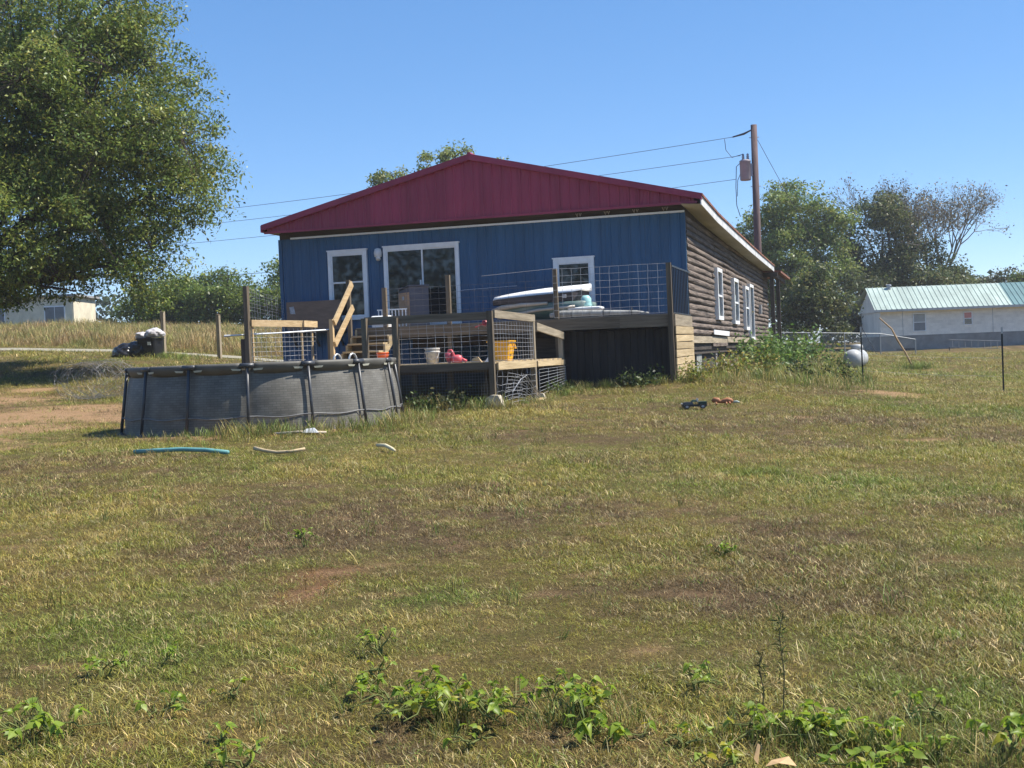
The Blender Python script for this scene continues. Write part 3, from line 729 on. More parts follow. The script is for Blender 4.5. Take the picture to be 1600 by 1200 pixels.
# ------------------------------------------------------------------ pool
PC = Vector((4.94, -10.35, .62)); PR = 2.09; PH = .98
pool = thing('frame_pool', 'round dark grey frame pool on the lawn before the decks', 'pool', PC)
NL = 15
def linermat():
    m = bpy.data.materials.new('pool_liner'); m.use_nodes = True
    n = m.node_tree.nodes; L = m.node_tree.links; p = n['Principled BSDF']
    tc = n.new('ShaderNodeTexCoord'); mp = n.new('ShaderNodeMapping')
    L.new(tc.outputs['UV'], mp.inputs[0])
    br = n.new('ShaderNodeTexBrick'); br.inputs['Scale'].default_value = 1; br.inputs['Brick Width'].default_value = .11; br.inputs['Row Height'].default_value = .035
    br.inputs['Mortar Size'].default_value = .004; br.inputs['Color1'].default_value = (.150, .143, .125, 1); br.inputs['Color2'].default_value = (.195, .186, .163, 1); br.inputs['Mortar'].default_value = (.118, .113, .10, 1)
    br.inputs['Bias'].default_value = -.2
    L.new(mp.outputs[0], br.inputs['Vector'])
    nz = n.new('ShaderNodeTexNoise'); nz.inputs['Scale'].default_value = 3; nz.inputs['Detail'].default_value = 6; L.new(tc.outputs['Object'], nz.inputs['Vector'])
    mx = n.new('ShaderNodeMix'); mx.data_type = 'RGBA'; mx.blend_type = 'MULTIPLY'; mx.inputs[0].default_value = .6
    rp = n.new('ShaderNodeValToRGB'); rp.color_ramp.elements[0].color = (.5, .47, .42, 1); rp.color_ramp.elements[1].color = (1.2, 1.2, 1.2, 1)
    rp.color_ramp.elements[0].position = .3; rp.color_ramp.elements[1].position = .65
    L.new(nz.outputs[0], rp.inputs[0]); L.new(br.outputs[0], mx.inputs[6]); L.new(rp.outputs[0], mx.inputs[7])
    L.new(mx.outputs[2], p.inputs['Base Color']); p.inputs['Roughness'].default_value = .55; p.inputs['Specular IOR Level'].default_value = .3
    return m
LIN = linermat()
legs_a = [math.radians(-90 + 16 + 5.0 + 24 * k) for k in range(NL)]
def wall_r(a, z):
    # liner bellies out between legs and towards its foot
    ph = (a - legs_a[0]) / (2 * math.pi / NL); fr = ph - math.floor(ph)
    bul = math.sin(math.pi * fr) ** .8
    t = 1 - z / PH
    return PR - .07 + (.055 * bul * math.sin(math.pi * min(1, t * 1.05)) + .14 * t)
na, nz_ = NL * 10, 14
vs = []; uv = []
for j in range(nz_ + 1):
    z = PH * .985 * j / nz_
    for i in range(na):
        a = 2 * math.pi * i / na + legs_a[0]
        r_ = wall_r(a, z)
        vs.append((PC.x + r_ * math.cos(a), PC.y + r_ * math.sin(a), PC.z + z))
fs = [(j*na+i, j*na+(i+1) % na, (j+1)*na+(i+1) % na, (j+1)*na+i) for j in range(nz_) for i in range(na)]
b = MB().add(vs, fs)
liner = b.build('liner', LIN, pool, True)
ul = liner.data.uv_layers.new(name='UVMap')
for poly in liner.data.polygons:
    idx = [liner.data.loops[l].vertex_index for l in poly.loop_indices]
    ii = [k % na for k in idx]
    for l, k in zip(poly.loop_indices, idx):
        i_ = k % na; j_ = k // na
        if i_ == 0 and max(ii) == na - 1: i_ = na
        ul.data[l].uv = (2 * math.pi * PR * i_ / na, PH * j_ / nz_)
FR = mat('pool_frame', (.055, .058, .064), .4, .15, 6, metal=.2, spec=.5)
# top rails and T joints
for k in range(NL):
    a0, a1 = legs_a[k], legs_a[k] + 2 * math.pi / NL
    P0 = Vector((math.cos(a0), math.sin(a0), 0)) * PR; P1 = Vector((math.cos(a1), math.sin(a1), 0)) * PR
    pts = [PC + P0.lerp(P1, t) * (1 + .035 * math.sin(math.pi * t)) * (1 - .012) + Vector((0, 0, PH)) for t in np.linspace(0, 1, 7)]
    MB().tube(pts, .032, 8).build('top_rail', FR, pool, True)
    # sleeve of liner wrapped over the rail, with an opening beside each leg
    b = MB(); secs = []
    for t in np.linspace(.10, .90, 9):
        q = P0.lerp(P1, t) * (1 + .035 * math.sin(math.pi * t)) * (1 - .012); rd = q.normalized(); q = PC + q + Vector((0, 0, PH))
        dn = .10 + .02 * math.sin(math.pi * t)
        secs.append([q + rd * .037 + Vector((0, 0, .0)), q + rd * .026 + Vector((0, 0, .036)), q - rd * .02 + Vector((0, 0, .042)), q - rd * .048 + Vector((0, 0, .0)), q - rd * .052 - Vector((0, 0, dn)), q - rd * .02 - Vector((0, 0, dn)), q + rd * .018 - Vector((0, 0, .05))])
    b.loft(secs).build('rail_sleeve', LIN, pool, True)
    foot = PC + Vector((math.cos(a0), math.sin(a0), 0)) * (PR + .14); foot.z = max(.62, gz(foot.x, foot.y)) - .02
    top = PC + Vector((math.cos(a0), math.sin(a0), 0)) * (PR + .005) + Vector((0, 0, PH))
    leg = MB().tube([foot, foot.lerp(top, .5), top], .024, 8).build('leg', FR, pool, True)
    MB().lathe([(.0, -.01), (.06, -.01), (.06, .02), (.03, .05), (.0, .05)], foot, 10).build('foot_cap', FR, leg)
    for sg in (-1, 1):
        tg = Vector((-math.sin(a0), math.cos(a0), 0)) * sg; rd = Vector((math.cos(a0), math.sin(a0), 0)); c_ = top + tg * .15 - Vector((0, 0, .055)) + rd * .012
        MB().loft([[c_ - tg * .07 + Vector((0, 0, .012)) + rd * e_, c_ + tg * .08 + Vector((0, 0, .020)) + rd * e_, c_ + tg * .06 - Vector((0, 0, .010)) - rd * .005 + rd * e_, c_ - tg * .05 - Vector((0, 0, .014)) - rd * .005 + rd * e_] for e_ in (0, .008)]).build('gap_light_patch', mat('gap_light', (.46, .45, .36), .7), leg)  # pale patches coloured as daylight showing through the sleeve gaps
    MB().tube([top + Vector((-math.sin(a0), math.cos(a0), 0)) * -.10, top, top + Vector((-math.sin(a0), math.cos(a0), 0)) * .10], .039, 8).build('joint', FR, leg, True)
b = MB()
for zz, rr in ((.24, .014),):
    pts = []
    for i in range(120):
        a = 2 * math.pi * i / 120 + legs_a[0]; ph = (a - legs_a[0]) / (2 * math.pi / NL); fr = ph - math.floor(ph)
        z = zz + .014 * math.cos(2 * math.pi * fr)
        r_ = max(wall_r(a, z) + .012, (PR + .13 * (1 - z / PH) + .02) if min(fr, 1 - fr) < .12 else 0)
        pts.append((PC.x + r_ * math.cos(a), PC.y + r_ * math.sin(a), PC.z + z))
    secs = []
    for (x, y, z) in pts:
        rd = Vector((x - PC.x, y - PC.y, 0)).normalized()
        secs.append([Vector((x, y, z - .010)) - rd * .004, Vector((x, y, z - .010)) + rd * .004, Vector((x, y, z + .010)) + rd * .010, Vector((x, y, z + .010)) - rd * .002])
    secs.append(secs[0]); b.loft(secs, cap=False)
b.build('strap', mat('strap_grey', (.20, .20, .20), .5, .2, 4), pool, True)
wt = MB(); n_ = 60
wt.add([(PC.x, PC.y, PC.z + .55)] + [(PC.x + (PR - .03) * math.cos(2*math.pi*i/n_), PC.y + (PR - .03) * math.sin(2*math.pi*i/n_), PC.z + .55) for i in range(n_)], [(0, 1 + i, 1 + (i + 1) % n_) for i in range(n_)])
wm = mat('pool_water', (.03, .09, .08), .06, .2, 2, bump=.08, spec=.5)
wt.build('water', wm, pool)
# pool ladder behind the rim
pld = thing('pool_ladder', 'pool ladder with two pale arched handrails over the pool rim', 'ladder', (5.5, -8.35, .72))
LT = mat('ladder_tube', (.55, .55, .54), .35, .1, 6, metal=.4)
cA = Vector((math.cos(math.radians(75)), math.sin(math.radians(75)), 0)); tA = Vector((-cA.y, cA.x, 0)); rim = PC + cA * PR
for s_ in (-1, 1):
    o_ = rim + tA * (.17 * s_)
    pts = [Vector((*(o_ + cA * .26).xy, .66)), Vector((*(o_ + cA * .13).xy, 1.45))]
    for q in range(7):
        an = math.pi * q / 6
        pts.append(Vector((*(o_ + cA * (.105 * math.cos(an))).xy, 1.62 + .12 * math.sin(an))))
    pts.append(Vector((*(o_ - cA * .28).xy, .72)))
    MB().tube(pts, .019, 8).build('rail', LT, pld, True)
for j in range(4):
    z = .85 + .2 * j; f_ = .245 - .13 * (z - .66) / .8
    MB().beam(Vector((*(rim + tA * .17 + cA * f_).xy, z)), Vector((*(rim - tA * .17 + cA * f_).xy, z)), .07, .03).build('step', LT, pld)

# ------------------------------------------------------------------ things on the lower deck
def solid(name, b, m, label, cat, at, smooth=False, group=None):
    return props(b.build(name, m, None, smooth, at=at), label, cat, group)
bk = thing('white_bucket', 'scuffed white plastic bucket on the lower deck behind the wire', 'bucket', (6.82, -7.55, LDZ))
MB().lathe([(.105, .005), (.125, .25), (.135, .255), (.135, .285), (.12, .285), (.10, .03)], (6.82, -7.55, LDZ), 20).build('pail', mat('bucket_white', (.55, .52, .47), .5, .25, 9), bk, True)
MB().lathe([(.133, .20), (.140, .205), (.140, .222), (.133, .227)], (6.82, -7.55, LDZ), 20).build('ring', mat('bucket_white', (.6, .58, .54), .5), bk, True)
MB().tube([(6.955, -7.55, LDZ + .23), (6.965, -7.64, LDZ + .15), (6.95, -7.69, LDZ + .10), (6.86, -7.70, LDZ + .07), (6.72, -7.68, LDZ + .12), (6.685, -7.55, LDZ + .23)], .004, 5).build('wire_handle', RWIRE, bk)
wc = thing('watering_can', 'pink red plastic watering can with arched handle beside the white bucket', 'watering can', (7.22, -7.5, LDZ))
PK = mat('pink_plastic', (.62, .10, .12), .4, .1, 6, spec=.4)
MB().lathe([(.10, .004), (.12, .02), (.125, .09), (.10, .15), (.05, .17), (.0, .172)], (7.27, -7.5, LDZ), 18, 1.0, .8).build('body', PK, wc, True)
MB().tube([(7.21, -7.5, LDZ + .12), (7.18, -7.5, LDZ + .22), (7.15, -7.5, LDZ + .27), (7.09, -7.5, LDZ + .265), (7.07, -7.5, LDZ + .20), (7.09, -7.5, LDZ + .09)], [.028, .026, .024, .024, .024, .03], 10).build('handle', PK, wc, True)
MB().tube([(7.33, -7.5, LDZ + .09), (7.42, -7.5, LDZ + .06), (7.47, -7.5, LDZ + .03)], [.05, .03, .035], 10).build('spout', PK, wc, True)
MB().lathe([(.03, .0), (.075, .10), (.10, .22), (.092, .22), (.02, .02)], (7.08, -7.45, LDZ), 16).build('cup', mat('rose_plastic', (.42, .09, .13), .4), wc, True)
ob = thing('orange_bucket', 'small orange bucket on the lower deck at the foot of the steps', 'bucket', (4.75, -4.75, LDZ))
MB().lathe([(.12, .005), (.15, .30), (.162, .30), (.162, .33), (.14, .33), (.11, .03)], (4.75, -4.75, LDZ), 20).build('pail', mat('orange_plastic', (.75, .13, .03), .45), ob, True)
MB().lathe([(.148, .24), (.157, .245), (.157, .26), (.15, .265)], (4.75, -4.75, LDZ), 20).build('ring', mat('orange_plastic', (.75, .13, .03), .45), ob, True)
yt = thing('yellow_tub', 'yellow plastic tub seen through the lower deck side mesh', 'tub', (7.72, -6.25, LDZ))
YP = mat('yellow_plastic', (.80, .40, .015), .45, .15, 4, spec=.4)
def rrect(cx, cy, w_, d_, r_, z, n_=4):
    out = []
    for (sx, sy, a0) in ((1, 1, 0), (-1, 1, 90), (-1, -1, 180), (1, -1, 270)):
        for q in range(n_ + 1):
            an = math.radians(a0 + 90 * q / n_)
            out.append((cx + sx * (w_ / 2 - r_) + r_ * math.cos(an), cy + sy * (d_ / 2 - r_) + r_ * math.sin(an), z))
    return out
z0 = LDZ + .006
MB().loft([rrect(7.72, -6.25, .34, .34, .04, z0), rrect(7.72, -6.25, .42, .42, .05, z0 + .34), rrect(7.72, -6.25, .46, .46, .05, z0 + .34), rrect(7.72, -6.25, .46, .46, .05, z0 + .37), rrect(7.72, -6.25, .38, .38, .04, z0 + .37), rrect(7.72, -6.25, .32, .32, .04, z0 + .02)]).build('body', YP, yt)
MB().tube([(7.955, -6.33, z0 + .30), (7.985, -6.30, z0 + .22), (7.985, -6.20, z0 + .22), (7.955, -6.17, z0 + .30)], .012, 6).build('handle', YP, yt)
solid('wood_scrap', MB().loft([[(7.55, -7.6, LDZ), (7.75, -7.62, LDZ), (7.73, -7.48, LDZ), (7.56, -7.46, LDZ)], [(7.57, -7.58, LDZ + .07), (7.68, -7.60, LDZ + .10), (7.67, -7.52, LDZ + .09), (7.58, -7.50, LDZ + .06)]]), wood('new', 'x'), 'pale broken piece of wood on the lower deck floor', 'wood', (7.65, -7.54, LDZ))
solid('foam_scrap', MB().loft([[(7.83, -7.7, LDZ), (7.93, -7.7, LDZ), (7.93, -7.6, LDZ), (7.85, -7.6, LDZ)], [(7.90, -7.68, LDZ + .10), (7.93, -7.68, LDZ + .11), (7.93, -7.64, LDZ + .11), (7.91, -7.63, LDZ + .10)]]), WHITE, 'small white triangular scrap beside the lower deck corner post', 'scrap', (7.88, -7.65, LDZ))
rs = thing('red_scoop', 'red plastic scoop hung under the lower deck top rail', 'scoop', (7.85, -7.76, 2.16))
MB().lathe([(.0, -.05), (.05, -.04), (.06, 0), (.045, .05), (.0, .055)], (7.88, -7.745, 2.17), 12).build('bowl', PK, rs, True)
MB().tube([(7.84, -7.745, 2.16), (7.70, -7.745, 2.11)], .012, 6).build('handle', PK, rs)

# ------------------------------------------------------------------ things on the upper deck
z0 = UD + .012
cb = thing('storage_cabinet', 'brown and grey cabinet standing in front of the sliding door', 'cabinet', (4.0, -.6, z0))
cn = Vector((3.99, -1.02, 0)); lf = Vector((3.58, -.62, 0)); rt = Vector((4.40, -.84, 0)); bkp = lf + rt - cn
def quadbox(b, ps, za, zb, slope=None):
    n_ = len(ps); b.add([(p.x, p.y, za) for p in ps] + [(p.x, p.y, zb + (slope[i] if slope else 0)) for i, p in enumerate(ps)], [tuple(range(n_ - 1, -1, -1)), tuple(range(n_, 2 * n_))] + [(i, (i + 1) % n_, n_ + (i + 1) % n_, n_ + i) for i in range(n_)])
    return b
quadbox(MB(), [cn, rt, bkp, lf], z0, 3.30, (0, 0, -.09, -.09)).build('carcass', mat('cabinet_grey', (.105, .105, .13), .6, .08, 3), cb)
BR = mat('cabinet_brown', (.40, .255, .16), .7, .10, 3, (1, 1, 4), bump=.1)
e = (lf - cn); no = Vector((e.y, -e.x, 0)).normalized()
if no.y > 0: no = -no
for s0, s1 in ((.01, .49), (.51, .99)):
    p0 = cn + e * s0; p1 = cn + e * s1
    d_ = quadbox(MB(), [p0 + no * .02, p0 + no * .001, p1 + no * .001, p1 + no * .02], z0 + .03, 3.17).build('door', BR, cb)
    hpos = cn + e * (.45 if s0 < .3 else .55) + no * .03
    MB().box(hpos.x - .01, hpos.x + .01, hpos.y - .012, hpos.y + .012, 3.0, 3.08).build('handle', RWIRE, d_)
quadbox(MB(), [cn + Vector((-.0, -.03, 0)), rt + Vector((.03, -.02, 0)), bkp + Vector((.0, .03, 0)), lf + Vector((-.03, 0, 0))], 3.302, 3.335, (0, 0, -.09, -.09)).build('lid', mat('cabinet_grey', (.12, .12, .15), .6), cb)
co = thing('white_cooler', 'white chest cooler on the deck behind the white rail', 'cooler', (3.55, -1.5, z0))
MB().loft([rrect(3.55, -1.7, .40, .30, .03, z0), rrect(3.55, -1.7, .42, .32, .03, z0 + .20)]).build('chest', WHITE, co)
MB().loft([rrect(3.55, -1.7, .45, .35, .04, z0 + .203), rrect(3.55, -1.7, .45, .35, .04, z0 + .25), rrect(3.55, -1.7, .38, .28, .04, z0 + .28)]).build('lid', WHITE, co)
MB().tube([(3.42, -1.89, z0 + .17), (3.48, -1.9, z0 + .13), (3.6, -1.9, z0 + .13), (3.66, -1.89, z0 + .17)], .010, 6).build('handle', RWIRE, co)
wr = thing('white_rail', 'short white metal rail section on the upper deck under the lamp', 'railing', (3.55, -1.15, z0))
for j in range(9): MB().box(3.24 + .085 * j, 3.262 + .085 * j, -1.162, -1.14, z0 + .03, z0 + .42).build('baluster', WHITE, wr)
MB().box(3.22, 3.96, -1.167, -1.135, z0 + .42, z0 + .45).build('top_rail', WHITE, wr)
MB().box(3.22, 3.96, -1.167, -1.135, z0, z0 + .03).build('bottom_rail', WHITE, wr)
# stacked boat: teal hull, dark sided white lid on top
bt = thing('teal_boat', 'teal and grey boat hull lying on the upper deck under a white cover', 'boat', (7.4, -1.5, z0))
secs = []
for x, zb, zt, hw in ((6.22, 2.56, 2.66, .12), (6.5, 2.42, 2.685, .38), (7.0, 2.36, 2.70, .58), (7.6, 2.35, 2.71, .66), (8.1, 2.35, 2.715, .66), (8.36, 2.37, 2.72, .60), (8.45, 2.42, 2.70, .52)):
    zb = max(zb, z0)
    secs.append([(x, -1.5 - hw, zt), (x, -1.5 - hw * .92, (zb + zt) / 2), (x, -1.5 - hw * .6, zb), (x, -1.5 + hw * .6, zb), (x, -1.5 + hw * .92, (zb + zt) / 2), (x, -1.5 + hw, zt)])
MB().loft(secs).build('hull', mat('teal_hull', (.10, .205, .20), .5, .2, 2, (1, 1, 3), col2=(.24, .29, .27)), bt, True)
b = MB(); b.tube([(6.2, -1.62, 2.60), (6.5, -1.92, 2.66), (7.0, -2.11, 2.69), (7.6, -2.18, 2.70)], [.05, .06, .05, .03], 8)
b.build('gunwale', mat('tan_trim', (.42, .38, .33), .6, .15), bt, True)
b = MB(); b.tube([(6.35, -1.75, 2.42), (6.8, -2.02, 2.49), (7.4, -2.15, 2.56), (8.2, -2.15, 2.60)], .035, 6); b.build('rub_strip', mat('tan_trim', (.42, .38, .33), .6, .15), bt, True)
MB().lathe([(.0, .14), (.07, .13), (.12, .06), (.13, -.08), (.13, -.10)], (8.40, -1.92, 2.70), 16).build('end_cap', mat('aqua_cap', (.35, .62, .60), .4), bt, True)
lid = thing('white_cover', 'white topped dark sided cover lying across the boat', 'cover', (7.3, -1.5, 2.73))
secs = []; sides = []
for x, zb, zt, hw in ((6.19, 2.84, 2.89, .10), (6.4, 2.845, 2.945, .42), (6.8, 2.86, 3.0, .62), (7.3, 2.88, 3.05, .70), (7.8, 2.90, 3.075, .70), (8.15, 2.92, 3.085, .62), (8.36, 2.97, 3.09, .42), (8.40, 3.04, 3.085, .22)):
    zt += .03; secs.append([(x, -1.5 - hw, zb), (x, -1.5 - hw * .2, zb + .6 * (zt - zb)), (x, -1.5 + hw * .55, zt), (x, -1.5 + hw * .9, zt - .01), (x, -1.5 + hw, zb)])
    sides.append([(x, -1.5 - hw * 1.0, zb - .003), (x, -1.5 + hw * 1.0, zb - .003), (x, -1.5 + hw * .97, 2.728), (x, -1.5 - hw * .97, 2.728)])
MB().loft(secs).build('top_shell', mat('white_shell', (.82, .82, .82), .45, .05, 3), lid, True)
sides = sides[:-2] + [[(8.30, -1.5 - .45, 2.955), (8.30, -1.5 + .45, 2.955), (8.18, -1.05, 2.735), (8.18, -1.95, 2.735)]]
MB().loft(sides).build('side_band', mat('cover_dark', (.055, .048, .052), .8, .2, 3), lid)
MB().box(7.93, 8.02, -2.17, -2.155, 2.79, 2.87).build('tag', mat('paper_grey', (.45, .45, .47), .8), lid)
wb_ = thing('beige_box', 'low white and beige box lid beside the boat on the upper deck', 'box', (8.5, -1.8, z0))
MB().loft([rrect(8.40, -1.95, .66, .34, .04, z0), rrect(8.40, -1.95, .70, .38, .05, z0 + .19)]).build('tray', mat('beige_plastic', (.50, .45, .42), .6, .1), wb_)
MB().loft([rrect(8.40, -1.95, .74, .42, .05, z0 + .192), rrect(8.40, -1.95, .74, .42, .05, z0 + .225), rrect(8.40, -1.95, .66, .34, .05, z0 + .24)]).build('lid', WHITE, wb_)
rl = thing('rolled_tarp', 'long grey rolled tarp lying along the deck edge', 'tarp', (8.8, -2.45, z0))
MB().tube([(7.72, -2.45, z0 + .07), (8.0, -2.46, z0 + .085), (8.5, -2.45, z0 + .08), (9.1, -2.45, z0 + .065), (9.6, -2.46, z0 + .05), (9.86, -2.45, z0 + .03)], [.05, .085, .08, .065, .05, .02], 10).build('roll', mat('tarp_grey', (.33, .33, .31), .8, .3, 4, (3, 1, 1), bump=.3), rl, True)
for x in (8.2, 8.9, 9.5): MB().tube([(x, -2.45 + .088 * math.cos(a), z0 + .072 + .088 * math.sin(a)) for a in np.linspace(0, 2 * math.pi, 13)], .008, 5).build('cord', BAL, rl)
# ------------------------------------------------------------------ things lying on the lawn
def lying(name, pts, r_, m, label, cat, caps=True, lift=0.0):
    P = [(x, y, gz(x, y) + (r_ if not isinstance(r_, list) else max(r_)) + .02 + l) for x, y, l in pts]
    b = MB().tube(P, r_, 8)
    return solid(name, b, m, label, cat, P[0], True)
lying('teal_pipe', [(5.39, -14.78, .0), (5.75, -14.81, .015), (6.1, -14.86, .03), (6.45, -14.9, .015), (6.79, -14.95, .0)], .027, mat('teal_foam', (.12, .30, .30), .6, .2, 5), 'long teal foam tube lying on the grass before the pool', 'tube')
lying('bare_stick', [(6.99, -14.66, .02), (7.15, -14.72, .0), (7.35, -14.78, -.01), (7.55, -14.79, 0), (7.71, -14.75, .03)], [.026, .022, .020, .020, .017], mat('stick_pale', (.55, .43, .26), .8, .2, 8), 'pale bare stick lying on the grass right of the teal tube', 'stick')
lying('bent_stick', [(8.47, -14.32, .02), (8.62, -14.42, .03), (8.74, -14.54, .01), (8.83, -14.67, .0)], [.02, .024, .022, .016], mat('stick_cream', (.62, .55, .36), .8, .15, 8), 'short curved cream stick lying furthest right on the grass', 'stick')
lying('flat_slat', [(6.3, -12.75, .0), (6.6, -12.6, .01), (6.95, -12.45, .0)], .018, mat('slat_pale', (.5, .42, .32), .8), 'thin pale slat in tall grass at the pool foot', 'slat')
solid('plastic_scrap', MB().loft([[(6.66, -12.62, .64), (6.86, -12.52, .63), (6.82, -12.42, .63), (6.64, -12.52, .64)], [(6.70, -12.58, .69), (6.80, -12.53, .70), (6.79, -12.48, .69), (6.69, -12.53, .68)]]), WHITE, 'crumpled white scrap on the grass in front of the pool', 'scrap', (6.75, -12.5, .62))
# toys
tx, ty = 11.34, -6.92; tz = gz(tx, ty) + .02
tt = thing('toy_truck', 'small black toy truck standing on the lawn', 'toy truck', (tx, ty, tz))
BK = mat('toy_black', (.018, .02, .024), .35, .2, 8, spec=.6); GY_ = mat('toy_grey', (.42, .43, .45), .4); DG = mat('toy_green', (.03, .06, .045), .4)
def tl(u, v): return (tx + u * .97 - v * .25, ty + u * .25 + v * .97)
def tbox(b, u0, u1, v0, v1, a, c, tu=0, tv=0):
    lo = [(*tl(u, v), a) for u, v in ((u0, v0), (u1, v0), (u1, v1), (u0, v1))]; hi = [(*tl(u, v), c) for u, v in ((u0 + tu, v0 + tv), (u1 - tu, v0 + tv), (u1 - tu, v1 - tv), (u0 + tu, v1 - tv))]
    return b.loft([lo, hi])
tbox(MB(), -.21, .21, -.09, .09, tz + .045, tz + .095).build('chassis', BK, tt)
tbox(MB(), -.20, -.02, -.095, .095, tz + .098, tz + .155, .015, .01).build('bonnet', BK, tt)
tbox(MB(), -.05, .06, -.085, .085, tz + .157, tz + .205, .03, .015).build('cab', DG, tt)
tbox(MB(), .07, .21, -.095, .095, tz + .098, tz + .16, .0, .0).build('bed', DG, tt)
b = MB(); b.tube([(*tl(.05, -.08), tz + .16), (*tl(.06, -.08), tz + .23), (*tl(.06, .08), tz + .23), (*tl(.05, .08), tz + .16)], .010, 6); b.build('roll_bar', GY_, tt)
for u in (-.135, .135):
    for v in (-.105, .105):
        ax = Vector((*tl(u, v * .8), tz + .05)); ax2 = Vector((*tl(u, v * 1.22), tz + .05))
        wv = MB().tube([ax, ax2], .055, 14).build('wheel', BK, tt)
        MB().tube([ax2.lerp(ax, .1), ax2 + (ax2 - ax) * .06], .027, 10).build('hub', GY_, wv)
for v in (-.06, .06): MB().tube([(*tl(-.205, v), tz + .12), (*tl(-.215, v), tz + .12)], .018, 8).build('headlight', GY_, tt)
ox, oy = 11.71, -5.99; oz = gz(ox, oy) + .02
ot = thing('orange_toy', 'orange toy with pale end lying just behind the toy truck', 'toy', (ox, oy, oz))
OR = mat('toy_orange', (.36, .15, .07), .6, .2, 9)
MB().tube([(ox - .17, oy, oz + .06), (ox - .13, oy, oz + .085), (ox - .06, oy, oz + .075), (ox - .03, oy, oz + .05), (ox + .02, oy, oz + .06), (ox + .10, oy, oz + .075), (ox + .17, oy, oz + .06), (ox + .2, oy, oz + .04)], [.03, .05, .05, .03, .04, .055, .045, .02], 10).build('body', OR, ot, True)
for dx in (-.1, .08, .14): MB().tube([(ox + dx, oy - .03, oz + .05), (ox + dx + .02, oy - .09, oz + .01)], .018, 6).build('leg', OR, ot)
MB().tube([(ox + .2, oy, oz + .04), (ox + .27, oy, oz + .045), (ox + .32, oy, oz + .03)], [.018, .022, .01], 8).build('tail', mat('toy_pale', (.45, .52, .46), .5), ot, True)

tt.scale = (1, 1, .72)

for q_, k_ in ((wc, .85), (ob, .8)): q_.scale = (k_, k_, k_)
